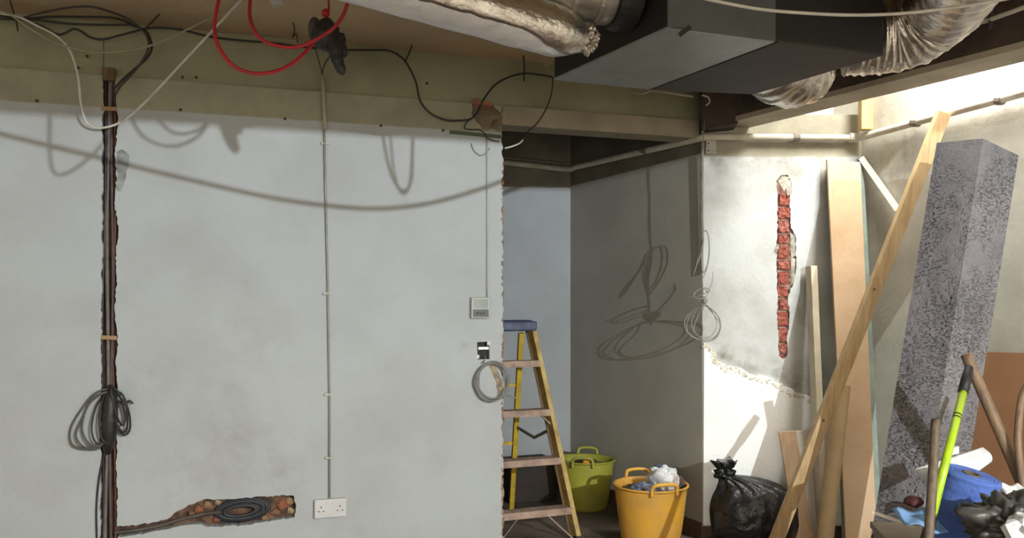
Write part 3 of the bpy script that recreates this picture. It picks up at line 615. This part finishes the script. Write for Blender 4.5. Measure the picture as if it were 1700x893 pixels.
cable('paper_tape', [P(1050, 153, 3.85), P(1068, 155, 3.8), P(1080, 150, 3.8), P(1100, 152, 3.8), P(1130, 157, 3.85), P(1150, 160, 3.9)], .006, M('pale_tape', (150, 142, 126)), 'strip of pale peeling tape below the air unit', 'tape')
cable('white_loop', [P(1165, 158, 4.15), P(1175, 161, 4.15), P(1178, 169, 4.15), P(1172, 175, 4.15)], .004, m_wcab, 'tiny white wire hook above the pillar top')

# ------------------------------------------------------------------ coil of thin wire at the pillar
m_wire = M('silver_grey_wire', (158, 156, 148), (128, 126, 118), 12, .45)
o = thing('wire_coil', 'bundle of thin grey wire hung on the pillar corner', 'wire coil', P(1168, 566, 4.29))
def PC(lst, z, dz=.0): return [P(x, y, z+dz*math.sin(i*1.3)) for i, (x, y) in enumerate(lst)]
obj('hanging_loop', g_tube(cr([P(1170, 194, 4.42)]+PC([(1168, 230), (1167, 300), (1167, 350), (1168, 395), (1166, 440), (1167, 490), (1168, 515)], 4.30), 5), .0026, 6), m_wire, o, smooth=True)
for i, l_ in enumerate(([(1166, 400), (1170, 383), (1176, 390), (1178, 420), (1172, 450), (1165, 458)], [(1165, 402), (1168, 385), (1174, 386), (1177, 410), (1174, 440), (1166, 450)], [(1168, 395), (1160, 425), (1152, 455), (1155, 445), (1164, 420)])):
    obj('wire_turn', g_tube(cr(PC(l_, 4.30-.01*i, .012), 6, True), .0024, 6, True), m_wire, o, smooth=True)
for i, l_ in enumerate(([(1168, 505), (1150, 515), (1136, 535), (1145, 556), (1165, 563), (1185, 560), (1195, 545), (1192, 525), (1180, 512)], [(1167, 508), (1147, 522), (1140, 545), (1155, 562), (1178, 566), (1194, 552), (1196, 532), (1182, 514)], [(1168, 505), (1154, 518), (1148, 540), (1160, 558), (1180, 558), (1190, 540), (1183, 518)], [(1168, 506), (1160, 522), (1152, 548), (1170, 566), (1190, 560), (1195, 538), (1178, 514)], [(1150, 488), (1144, 492), (1152, 494), (1172, 486), (1178, 482), (1170, 478), (1158, 482)], [(1152, 492), (1160, 480), (1172, 482), (1174, 490), (1162, 496)])):
    obj('wire_turn', g_tube(cr(PC(l_, 4.29-.008*i, .03), 6, True), .0021, 6, True), m_wire, o, smooth=True)
obj('loose_end', g_tube(cr(PC([(1170, 500), (1176, 485), (1183, 465), (1183, 450)], 4.29), 5), .0022, 6), m_wire, o)
obj('wire_wrap', g_blob(P(1170, 498, 4.29), (.016, .016, .022), 3, .25, 3, 3), m_wire, o)

# ------------------------------------------------------------------ step ladder
m_yel = M('worn_yellow_fibreglass', (196, 164, 44), (150, 128, 62), 12, .55, lo=.45, hi=.75)
m_tread = M('paint_spattered_tread', (176, 150, 134), (132, 110, 98), 14, .7, bump=.3)
m_stile = M('dusty_stile', (190, 168, 104), (150, 120, 70), 14, .65)
m_alu = M('dull_aluminium', (156, 150, 142), None, rough=.4, metal=.8)
wv = Vector((.93, .36, 0)).normalized(); dv = Vector((-.36, .93, 0)).normalized()
ff = Vector((.346, 4.45, 0))-wv*.24                # middle of the front feet
top = ff+dv*.32+zz*1.13
lad = thing('step_ladder', 'yellow step ladder with blue top standing behind the white wall edge', 'ladder', ff+dv*.3)
def fs(s, z): q = z/1.13; return ff+dv*.32*q+wv*s*(.24-.13*q)+zz*z
for s in (-1, 1):
    a, b = fs(s, 0.0), fs(s, 1.12)
    st = obj('front_stile', g_bar(a+zz*.01, b, .026, .07, wv), m_stile if s > 0 else m_yel, lad, bevel=.002)
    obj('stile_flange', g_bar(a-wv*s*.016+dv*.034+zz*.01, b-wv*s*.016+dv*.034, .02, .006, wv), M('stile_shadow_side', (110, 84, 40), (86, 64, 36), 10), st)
    obj('foot', g_bar(a, a+zz*.03+dv*.008, .036, .08, wv), m_rub, lad)
    ra = top+dv*.03+wv*s*.06-zz*.03; rb = top+dv*.37+wv*s*.13-zz*1.13
    obj('rear_leg', g_bar(ra, rb+zz*.01, .03, .022, wv), m_yel, lad, bevel=.002)
    # spreader
    mid = (fs(s, .56)+(ra+(rb-ra)*.5))/2-zz*.045
    obj('spreader', merge(g_bar(fs(s, .58)+dv*.02, mid, .004, .018, wv), g_bar(mid, ra+(rb-ra)*.5, .004, .018, wv)), m_alu, lad)
for z in (.17, .425, .678, .94):
    l, r = fs(-1, z), fs(1, z)
    t = obj('tread', g_hex([l-dv*.035-zz*.012, r-dv*.035-zz*.012, r+dv*.05-zz*.012, l+dv*.05-zz*.012, l-dv*.035+zz*.012, r-dv*.035+zz*.012, r+dv*.05+zz*.012, l+dv*.05+zz*.012]), m_tread, lad, bevel=.002)
    obj('tread_lip', g_hex([l-dv*.038-zz*.022, r-dv*.038-zz*.022, r-dv*.030-zz*.022, l-dv*.030-zz*.022, l-dv*.038+zz*.013, r-dv*.038+zz*.013, r-dv*.030+zz*.013, l-dv*.030+zz*.013]), m_tread, t)
for s in (-1, 1):
    obj('brace', g_bar(fs(s*.35, .155), fs(s, .02)-wv*s*.02, .018, .006, dv), m_alu if s < 0 else m_tread, lad)
    obj('brace', g_bar(fs(s*.62, .665), fs(s*.98, .60), .018, .006, dv), m_tread, lad)
for q in (.3, .62): 
    l = top+dv*.03-wv*(.06+.07*q)+(dv*.34-zz*1.1)*q; r = top+dv*.03+wv*(.06+.07*q)+(dv*.34-zz*1.1)*q
    obj('rear_rail', g_bar(l, r, .02, .012, zz), m_yel, lad)
cb = top+dv*.01+zz*.012
obj('top_cap', g_box(cb, wv*.12, dv*.075, zz*.027), M('blue_plastic_cap', (54, 62, 92), (84, 90, 112), 14, .5, lo=.5, hi=.7), lad, bevel=.01)
obj('top_tray', g_box(cb+zz*.029, wv*.10, dv*.045, zz*.004), M('dark_blue_plastic', (36, 44, 78)), lad, bevel=.002)

# ------------------------------------------------------------------ tubs
def tub(name, label, c, r0, r1, h, mat, mat_in, hang, squash=None):
    o = thing(name, label, 'tub', c)
    prof = [(.01, .004), (r0*.96, .0), (r0, .012)]
    for i in range(1, 25):
        s = i/24; prof.append((r0+(r1-r0)*s**.85+(.0012 if i % 2 else 0), .012+(h-.012)*s))
    prof += [(r1+.008, h-.004), (r1+.008, h+.006), (r1-.004, h+.006)]
    prof += [(r0+(r1-r0)*s-.006, .012+(h-.012)*s) for s in (.95, .6, .3, .05)]+[(.01, .02)]
    wob = (lambda i, a: squash*math.cos(2*a+.6)*(i/len(prof) if i < 27 else 1)) if squash else None
    obj('bucket', g_lathe(prof, 48, c, None, wob), mat, o, smooth=True)
    for s in (0, 1):
        a = hang+math.pi*s; d = Vector((math.cos(a), math.sin(a), 0)); t = Vector((-d.y, d.x, 0)); b = Vector(c)+d*(r1+.002)+zz*h
        w_ = r1*.36
        pts = [b-t*w_-zz*.02, b-t*w_*.96+zz*.02, b-t*w_*.75+zz*.037+d*.008, b+zz*.042+d*.012, b+t*w_*.75+zz*.037+d*.008, b+t*w_*.96+zz*.02, b+t*w_-zz*.02]
        obj('handle', g_tube(cr(pts, 5), .0095, 10), mat, o, smooth=True)
    return o
m_or = M('orange_plastic', (214, 160, 56), (190, 146, 78), 7, .45, lo=.4, hi=.75)
m_gr = M('lime_plastic', (170, 168, 62), (148, 146, 62), 6, .5)
tub('rubble_tub', 'orange flexible tub full of rubbish in front of the pillar', (.722, 4.36, 0), .145, .188, .325, m_or, m_or, math.radians(-78))
tub('rubble_tub', 'lime green flexible tub in the alcove behind the ladder', (.455, 5.2, 0), .135, .172, .30, m_gr, m_gr, math.radians(-100), .05)
m_wht = M('white_plastic_sheet', (226, 226, 226), (200, 202, 206), 12, .4, bump=.4, bscale=30)
m_rag = M('blue_grey_wrapper', (120, 128, 150), (70, 74, 92), 18, .5, bump=.4)
tag(obj('crumpled_plastic', g_blob((.79, 4.36, .335), (.085, .08, .085), 8, .28, 4, 1.3), m_wht), 'crumpled white plastic sticking out of the orange tub', 'rubbish')
tag(obj('crumpled_wrapper', g_blob((.69, 4.31, .305), (.07, .06, .04), 9, .4, 3, 2.2), m_rag), 'crumpled blue and silver wrapper in the orange tub', 'rubbish')
tag(obj('dark_rubbish', g_blob((.70, 4.40, .27), (.13, .11, .05), 12, .35, 3, 2.2), M('dark_waste', (62, 58, 54), (96, 90, 84), 16, .8)), 'dark heap of waste filling the orange tub', 'rubbish')
tag(obj('blue_packet', g_blob((.79, 4.45, .355), (.045, .03, .055), 14, .35, 3, 2.2), M('blue_foil', (70, 84, 124), (50, 60, 92), 16, .45)), 'dark blue packet behind the white plastic in the orange tub', 'rubbish')
tag(obj('brown_rag', g_blob((.875, 4.38, .33), (.03, .05, .035), 15, .35, 3, 2.2), M('brown_waste', (84, 62, 52), (64, 50, 44), 16, .7)), 'brown scrap at the right rim of the orange tub', 'rubbish')
tag(obj('orange_scrap', g_blob((.455, 5.06, .275), (.035, .02, .05), 17, .3, 3, 2), M('orange_scrap', (206, 150, 40))), 'orange scrap hanging over the rim of the green tub', 'rubbish')
tag(obj('dark_rubbish', g_blob((.455, 5.2, .24), (.13, .13, .05), 18, .35, 3, 2.2), M('brown_green_waste', (96, 84, 40), (74, 64, 34), 16, .8)), 'dark waste inside the lime green tub', 'rubbish')
tag(obj('dark_crate', g_box((.10, 5.45, .13), wv*.16, dv*.12, zz*.13), M('dark_crate', (58, 48, 42), (44, 38, 34), 8, .8), bevel=.01), 'dark box on the alcove floor behind the ladder', 'box')

# ------------------------------------------------------------------ black rubbish bags
m_bag = M('black_bin_liner', (34, 34, 36), (26, 26, 28), 4, .26, bump=.5, bscale=22, dist=.03)
def bag(name, label, c, rx, ry, h, knot, seed, tie=None):
    o = thing(name, label, 'rubbish bag', c); V, Fc = [], []; nu, nv = 96, 44
    c = Vector(c); k = Vector(knot)
    for j in range(nv+1):
        s = j/nv
        for i in range(nu):
            a = 2*math.pi*i/nu
            if s < .8:
                q = s/.8; prof = (math.sin(min(1, q*1.25+.12)*math.pi/2))*(1-.0*q) if q < .7 else 1.0
                r = (.8+.2*math.sin(min(1, q*3.2)*math.pi/2))*(1-.9*q**3.4)
                z = h*(1-(1-q)**1.55)
            else: r = 0; z = h
            ridge = .06*math.sin(a*15+4*noise.noise(Vector((math.cos(a)*2, s*3, seed))))*(s**1.2)+.07*noise.noise(Vector((math.cos(a)*2, math.sin(a)*2, s*3+seed)))+.05*abs(noise.noise(Vector((math.cos(a)*5, math.sin(a)*5, s*4+seed))))
            if s < .8:
                b = c+Vector((math.cos(a)*rx*(r+ridge), math.sin(a)*ry*(r+ridge), z))
                f = max(0, (s/.8-.62)/.38)**1.6; b = b+(Vector((k.x, k.y, b.z))-Vector((c.x, c.y, b.z)))*f*.95
            else:
                q = (s-.8)/.2; rr = (.05 if q < .35 else .028+.05*(q-.35))*(1+.5*noise.noise(Vector((a*2, q*3, seed+4))))
                z0 = c.z+h; b = Vector((k.x+math.cos(a)*rr, k.y+math.sin(a)*rr, z0+(k.z-z0)*q+.02*noise.noise(Vector((a*1.5, seed, 3)))*q))
            V.append(b)
    for j in range(nv):
        for i in range(nu):
            l = (i+1) % nu; Fc.append((j*nu+i, j*nu+l, (j+1)*nu+l, (j+1)*nu+i))
    Fc += [tuple(range(nu)), tuple(nv*nu+i for i in range(nu))]
    obj('bag_body', (V, Fc), m_bag, o, smooth=True)
    obj('tied_neck', g_tube(cr([k+Vector((.045*math.cos(t), .04*math.sin(t), -.075+.01*math.sin(2*t))) for t in (0, 1.05, 2.1, 3.15, 4.2, 5.25)], 5, True), .012, 8, True, wob=wobf(.3)), m_bag, o, smooth=True)
    return o
bag('rubbish_bag', 'tied black rubbish bag against the foot of the brick channel wall', (1.235, 4.29, 0), .225, .175, .39, (1.085, 4.27, .465), 3)

# ------------------------------------------------------------------ boards leaning in the corner
m_mdf = M('tan_board_face', (204, 174, 140), (186, 154, 120), 3.5, .7, bump=.1)
m_ply = M('pale_plywood', (196, 166, 134), (176, 146, 114), 3, .7, stretch=(10, 10, 1))
m_gboard = M('green_plasterboard', (148, 160, 148), (126, 138, 128), 8, .8)
def board(name, label, tl_, tr_, bl_, br_, th_, mat, nrm=(0, 1, 0), cat='board', bev=.002):
    n = Vector(nrm).normalized()*th_
    return tag(obj(name, g_hex([bl_, br_, br_+n, bl_+n, tl_, tr_, tr_+n, tl_+n]), mat, bevel=bev), label, cat)
def Fl(x, z):                       # floor point under a photo column at distance z
    return Vector(((x-CX)/F*z, z, 0))
board('leaning_board', 'tall tan board leaning in the corner left of the long batten', P(1373, 264, 4.44), P(1428, 270, 4.42), Fl(1406, 4.14), Fl(1458, 4.12), .018, m_mdf)
board('plasterboard_strip', 'green edged plasterboard strip standing behind the tall tan board', P(1378, 270, 4.475), P(1434, 268, 4.46), Fl(1400, 4.19), Fl(1467, 4.17), .012, m_gboard)
board('cream_plank', 'narrow cream plank on edge left of the tall tan board', P(1346, 441, 4.40), P(1357, 441, 4.40), Fl(1366, 4.22), Fl(1377, 4.22), .085, M('cream_edge', (206, 196, 172), (184, 172, 148), 10, .7))
board('short_plywood_offcut', 'short pale plywood offcut leaning beside the black bag', P(1293, 717, 4.36), P(1322, 715, 4.36), Fl(1327, 4.2), Fl(1356, 4.2), .018, m_ply)
board('short_white_board', 'short white board just right of the plywood offcut', P(1319, 716, 4.41), P(1346, 713, 4.41), Fl(1338, 4.27), Fl(1362, 4.27), .014, M('white_melamine', (218, 214, 206), None, rough=.5))
a = P(1398, 640, 4.16); b = Fl(1366, 4.03)+zz*.04
o = thing('cardboard_tube', 'beige cardboard tube leaning in front of the tall tan board', 'tube', Fl(1366, 4.03))
obj('tube_wall', g_tube([b, a], .04, 24), M('beige_card', (190, 164, 124), (170, 144, 104), 6, .8), o, smooth=False)
obj('tube_end', g_tube([a, a+(a-b).normalized()*.001], .033, 20), M('tube_inside', (70, 58, 46)), o)
tag(obj('floor_board', g_hex([Fl(1318, 4.25), Fl(1420, 4.0), Fl(1450, 4.1), Fl(1345, 4.42)]+[v+zz*.02 for v in (Fl(1318, 4.25), Fl(1420, 4.0), Fl(1450, 4.1), Fl(1345, 4.42))]), m_ply), 'pale board lying flat on the floor under the tube', 'board')
m_bat = M('sawn_pine_batten', (206, 178, 134), (180, 148, 106), 4, .65, stretch=(12, 12, 1.0))
a = WR.hit(1566, 187, .085); b = Fl(1275, 4.06)
o = thing('timber_batten', 'long sawn pine batten leaning diagonally across the corner', 'timber', b)
obj('batten', g_bar(b+zz*.02, a, .062, .034, Vector((1, .1, 0))), m_bat, o, bevel=.002)
k1 = b+(a-b)*.3
for q in (.33, .62): 
    kk = b+(a-b)*q; obj('knot', g_lathe([(.007, 0), (.007, .001), (.002, .0014)], 10, kk+Vector((-.01, -.0185, .0)), (0, -1, 0)), M('knot_brown', (120, 84, 54)), o)
tag(obj('white_lath', g_bar(WR.hit(1430, 262, .03), WR.hit(1491, 349, .03), .03, .012, Vector((0, .5, 1))), M('white_lath', (216, 210, 196), None, rough=.6), bevel=.001), 'short white lath slanting on the right wall behind the batten', 'lath')
tag(obj('lath_nail', g_blob(WR.hit(1428, 266, .02), (.012, .012, .014), 5, .3, 1), m_bcab), 'dark fixing at the upper end of the white lath', 'nail')
# hardboard sheet on the right wall
hs = [WR.hit(1585, 583, .05), WR.hit(1790, 588, .05)]
base = [Vector((p.x+WR.n.x*.13, p.y+WR.n.y*.13, 0)) for p in hs]
tag(obj('hardboard_sheet', g_hex([base[0], base[1], base[1]-Vector((WR.n.x, WR.n.y, 0))*.009, base[0]-Vector((WR.n.x, WR.n.y, 0))*.009, hs[0], hs[1], hs[1]-Vector((WR.n.x, WR.n.y, 0))*.009, hs[0]-Vector((WR.n.x, WR.n.y, 0))*.009]), M('brown_hardboard', (164, 120, 84), (150, 108, 76), 3, .75)), 'brown hardboard sheet leaning on the right wall behind the tools', 'board')

# ------------------------------------------------------------------ tall pitted grey slab
tps = [P(1555, 237, 3.56), P(1632, 230, 3.42), P(1691, 258, 3.55)]; tps.append(tps[0]+tps[2]-tps[1])
off_b = Vector((1.385-tps[0].x, 3.36-tps[0].y))
m_fo, nt, bb = _mat('pitted_grey_block')
co_ = nn(nt, 'ShaderNodeTexCoord').outputs['Object']
cc = mixc(nt, noise_fac(nt, co_, 4.5), lin((134, 129, 131)), lin((112, 108, 111)))
vor = nn(nt, 'ShaderNodeTexVoronoi'); vor.inputs['Scale'].default_value = 95; nt.links.new(co_, vor.inputs['Vector'])
pit = nn(nt, 'ShaderNodeMapRange'); pit.inputs[1].default_value = .12; pit.inputs[2].default_value = .32; nt.links.new(vor.outputs['Distance'], pit.inputs[0])
nt.links.new(mixc(nt, math_(nt, 'MULTIPLY', noise_fac(nt, co_, 60, lo=.55, hi=.7), .5), cc, lin((78, 74, 78))), bb.inputs['Base Color'])
bb.inputs['Roughness'].default_value = .9
mpz = nn(nt, 'ShaderNodeMapping'); mpz.inputs['Scale'].default_value = (1, 1, 2.2); nt.links.new(co_, mpz.inputs[0])
pz = noise_fac(nt, mpz.outputs[0], 62, 3, .53, .64)
zn = noise_fac(nt, co_, 5, 2, .38, .6)
pz = math_(nt, 'MULTIPLY', pz, zn)
fn = noise_fac(nt, co_, 160, 2, 0., 1.)
ub = nn(nt, 'ShaderNodeBump'); ub.invert = True; ub.inputs['Strength'].default_value = 1.0; ub.inputs['Distance'].default_value = .012
nt.links.new(math_(nt, 'SUBTRACT', pz, math_(nt, 'MULTIPLY', fn, .25)), ub.inputs['Height']); nt.links.new(ub.outputs[0], bb.inputs['Normal'])
blk = thing('pitted_slab', 'tall grey pitted lightweight slab leaning against the right wall', 'slab', Vector((tps[0].x+off_b.x+.2, tps[0].y+off_b.y+.1, 0)))
V, Fc = [], []
def face(p00, p10, p01, p11, nx, ny, nrm):
    b = len(V)
    for j in range(ny+1):
        for i in range(nx+1):
            s, t = i/nx, j/ny
            q = (p00*(1-s)+p10*s)*(1-t)+(p01*(1-s)+p11*s)*t
            e_ = min(s, 1-s, 1-t)*8; e_ = min(1, e_)
            zone = max(0, noise.noise(Vector((s*1.5+nrm.x*3, t*5.5, 2)))+.25)
            qa = Vector((q.x*70, q.y*70, q.z*130)); v_ = noise.noise(qa)+.5*noise.noise(qa*2.1); pitd = max(0, v_-.22)*.017*(.2+zone*1.6)
            q = q-nrm*(pitd*e_)+nrm*.002*noise.noise(q*18)*e_
            V.append(q)
    for j in range(ny):
        for i in range(nx):
            a = b+j*(nx+1)+i; Fc.append((a, a+1, a+nx+2, a+nx+1))
bts = [Vector((p.x+off_b.x, p.y+off_b.y, 0)) for p in tps]
for i, (nx, ny) in enumerate(((46, 330), (40, 330), (6, 30), (12, 30))):
    j = (i+1) % 4; ed = bts[j]-bts[i]; nr = Vector((ed.y, -ed.x, 0)).normalized()
    mid = (tps[0]+tps[2])/2; nr = nr if nr.dot((tps[i]+tps[j])/2-mid) > 0 else -nr
    face(bts[i], bts[j], tps[i], tps[j], nx, ny, nr)
b0 = len(V); V += tps+bts; Fc += [(b0, b0+1, b0+2, b0+3), (b0+4, b0+5, b0+6, b0+7)]
obj('slab_body', (V, Fc), m_fo, blk)

# ------------------------------------------------------------------ box with tools and waste at the lower right
m_card = M('dusty_grey_brown_card', (150, 136, 118), (126, 114, 100), 5, .8)
bx = thing('storage_box', 'grey brown box carrying the blue roll and waste at lower right', 'box', (1.78, 2.72, 0))
bc = Vector((1.73, 2.66, .225)); bu = Vector((.98, -.18, 0)).normalized(); bv = Vector((.18, .98, 0)).normalized()
obj('box_body', g_box(bc, bu*.47, bv*.34, zz*.225), m_card, bx, bevel=.004)
obj('box_lid', g_box(bc+zz*.228, bu*.48, bv*.35, zz*.012), m_card, bx, bevel=.003)
BT = .466
m_lime = M('lime_handle', (176, 206, 40), (150, 182, 30), 20, .4); m_wood = M('worn_wood_handle', (132, 106, 80), (100, 80, 62), 5, .6, stretch=(14, 14, 1))
o = thing('broom', 'lime green tool handle with black grip standing beside the blue roll', 'tool', P(1536, 893, 2.55))
ht, hb_ = P(1609, 610, 2.95), P(1524, 950, 2.52)
hb_.z = .0 if hb_.z < 0 else hb_.z
ax_ = ht-hb_
obj('black_grip', g_tube([hb_+ax_*.86, hb_+ax_*.93, ht], [.0165, .0175, .014], 14), m_rub, o, smooth=True)
obj('handle', g_tube([hb_+ax_*.24, hb_+ax_*.86], .0135, 14), m_lime, o, smooth=True)
obj('black_sleeve', g_tube([hb_, hb_+ax_*.13, hb_+ax_*.24], [.019, .018, .015], 14), m_rub, o, smooth=True)
for q in (.72, .735): obj('ring_mark', g_tube([hb_+ax_*q, hb_+ax_*(q+.006)], .0138, 14), m_rub, o)
def stick(name, label, a, b, r, mat, n=14):
    d = b-a
    return tag(obj(name, g_tube(cr([a, a+d*.03, a+d*.5+Vector((.003, .002, 0)), b-d*.012, b], 5), [r*1.05]*19+[r*.9, r*.55], n), mat, smooth=True), label, 'tool handle')
def down(a, b):                   # extend the line a-b to the box top
    d = b-a; return a+d*((a.z-.466)/(a.z-b.z))
a = P(1607, 596, 3.02); b = P(1700, 812, 2.86)
stick('tool_handle', 'thick worn wooden handle slanting down to the right edge', down(a, b), a, .0185, m_wood)
a = P(1553, 704, 2.62); b = P(1541, 893, 2.46)
stick('tool_handle', 'dark upright wooden handle left of the lime green one', down(a, b), a, .0135, M('dark_worn_wood', (104, 88, 72), (78, 66, 54), 5, .6, stretch=(14, 14, 1)))
tag(obj('bent_handle', g_tube(cr([P(1712, 630, 2.9), P(1698, 655, 2.9), P(1692, 690, 2.88), P(1690, 740, 2.86), P(1697, 800, 2.84), P(1706, 850, 2.82), P(1715, 900, 2.80)], 8), .0125, 12), m_wood, smooth=True), 'bent brown handle cut off by the right edge', 'tool handle')
# blue roll
ra_ = Vector((.20, -.16, 1)).normalized(); m_blue = M('blue_paper', (78, 106, 178), (64, 90, 160), 9, .85, bump=.3, bscale=80)
rt_ = P(1613, 793, 2.75); rl = .23; rbm = rt_-ra_*rl
rbm.z = max(rbm.z, BT+.02)
o = thing('paper_roll', 'big blue paper towel roll standing among the tools', 'paper roll', rbm)
prof = [(.03, 0), (.088, 0), (.091, .006)]+[(.091+.001*math.sin(i*2), .006+(rl-.012)*i/16) for i in range(17)]+[(.088, rl)]
prof += [(.088-.057*i/10, rl+(.0012 if i % 2 else -.0008)) for i in range(11)]+[(.026, rl-.002), (.026, rl-.06), (.002, rl-.06)]
obj('paper', g_lathe(prof, 44, rbm, ra_), m_blue, o, smooth=False)
obj('core', g_lathe([(.028, rl-.05), (.028, rl+.003), (.022, rl+.003), (.022, rl-.05)], 24, rbm, ra_), M('card_core', (96, 84, 74)), o)
def sheet(name, label, cat, f, nu, nv, mat, th_=.0025):
    V = [f(i/nu, j/nv) for j in range(nv+1) for i in range(nu+1)]
    Fc = [(j*(nu+1)+i, j*(nu+1)+i+1, (j+1)*(nu+1)+i+1, (j+1)*(nu+1)+i) for j in range(nv) for i in range(nu)]
    o = obj(name, (V, Fc), mat, smooth=True); s = o.modifiers.new('solid', 'SOLIDIFY'); s.thickness = th_
    return tag(o, label, cat)
def f1(u, v):
    q = P(1519+112*u, 778-36*u, 2.92+.02*u); a = v*2.2
    return q+Vector((.035*v*(1-u)+.012*v, -.045*math.sin(a), -.055*v-.075*v*(1-u)+.012*math.sin(a)))
sheet('paper_sheet', 'curled white paper sheet behind the lime green handle', 'paper', f1, 16, 16, m_wht)
def f2(u, v):
    q = P(1478+70*u, 845+8*v*(1-u)+28*v*u, 2.68); return q+Vector((0, -.10*v, .008*math.sin(u*9+v*5)))
sheet('blue_paper_sheet', 'light blue folded paper beside the blue roll', 'paper', f2, 14, 8, M('pale_blue_paper', (120, 156, 200), (100, 138, 186), 10, .8))
tag(obj('red_packet', g_blob(P(1517, 832, 2.74), (.03, .028, .018), 5, .2, 3, 1.4), M('dark_red', (64, 20, 24)), smooth=True), 'small dark red packet left of the blue roll', 'packet')
def f3(u, v): return P(1655+34*u, 803+12*v-6*u*v, 2.80)+Vector((0, -.05*v, .006*math.sin(u*7)))
sheet('white_paper_scrap', 'white paper scrap right of the blue roll', 'paper', f3, 8, 6, m_wht)
tag(obj('white_stick', g_bar(P(1449, 850, 2.72), P(1524, 876, 2.66), .010, .008, zz), M('white_strip', (206, 200, 186))), 'thin white strip lying at the left of the waste', 'stick')
tag(obj('white_offcut', g_box(P(1581, 748, 2.93), (.018, 0, .004), (0, .01, 0), (0, 0, .012)), m_wht), 'tiny white plastic offcut behind the lime handle', 'offcut')
tag(obj('grey_sack', g_blob(P(1684, 880, 2.46), (.115, .12, .10), 21, .34, 5, 2.7), M('dusty_black_plastic', (50, 48, 47), (74, 70, 68), 8, .4, bump=.4, bscale=18), smooth=True), 'crumpled dusty black plastic sack at the lower right corner', 'sack')
tag(obj('white_bag_scrap', g_blob(P(1700, 880, 2.35), (.05, .05, .05), 23, .3, 3, 2), m_wht), 'crumpled pale plastic on the black sack at the right edge', 'rubbish')

# ------------------------------------------------------------------ loose cables strung between the lamp and the white wall, above and behind the view
L = Vector((2.4, -1.2, H+.80))
def strung(lst, u): return [L+(WL.hit(x, y)-L)*u for x, y in lst]
cable('strung_cable', strung([(-160, 175), (0, 222), (150, 258), (300, 295), (450, 328), (560, 343), (640, 346), (720, 336), (800, 313), (860, 292), (1000, 255), (1080, 225)], .5), .0058, m_bcab, 'long cable strung low across the room in front of the white wall')
cable('strung_cable', strung([(84, 150), (82, 210), (84, 270), (96, 290), (125, 280), (160, 250), (190, 215), (200, 170)], .52), .0038, m_bcab, 'looped cable end hanging nearest the left under the ceiling')
cable('strung_cable', strung([(205, 160), (222, 205), (245, 232), (285, 243), (320, 232), (345, 205), (352, 165)], .52), .0038, m_bcab, 'wide drooping cable loop under the near ceiling beam')
cable('strung_cable', strung([(250, 170), (268, 205), (295, 222), (330, 215), (350, 195), (356, 160)], .54), .0038, m_bcab, 'small drooping cable loop under the near ceiling beam')
cable('strung_cable', strung([(632, 190), (638, 240), (648, 285), (662, 312), (675, 315), (683, 295), (685, 240), (688, 190)], .52), .0042, m_bcab, 'narrow hanging cable loop under the near ceiling beam')
cable('strung_cable', strung([(646, 190), (650, 250), (655, 290), (664, 318), (674, 320), (681, 300), (684, 250), (686, 190)], .53), .0034, m_bcab, 'second strand beside the narrow hanging cable loop under the near beam')
shadow_caster = [(330, 190), (338, 206), (352, 204), (366, 212), (370, 226), (377, 238), (384, 250), (393, 256), (399, 246), (394, 230), (397, 220), (403, 225), (403, 214), (418, 214), (432, 206), (440, 190)]  # unseen strip, added and cut to the outline of a wall shadow
rp = [L+(WL.hit(x, y)-L)*.5 for x, y in shadow_caster]; rn = n3*.006
nr_ = len(rp)
tag(obj('shadow_cutout', ([p for p in rp]+[p+rn for p in rp], [tuple(range(nr_)), tuple(range(nr_, 2*nr_))]+[(a, (a+1) % nr_, nr_+(a+1) % nr_, nr_+a) for a in range(nr_)]), m_tape), 'added ragged shadow caster hanging under the near ceiling beam', 'shadow_caster')
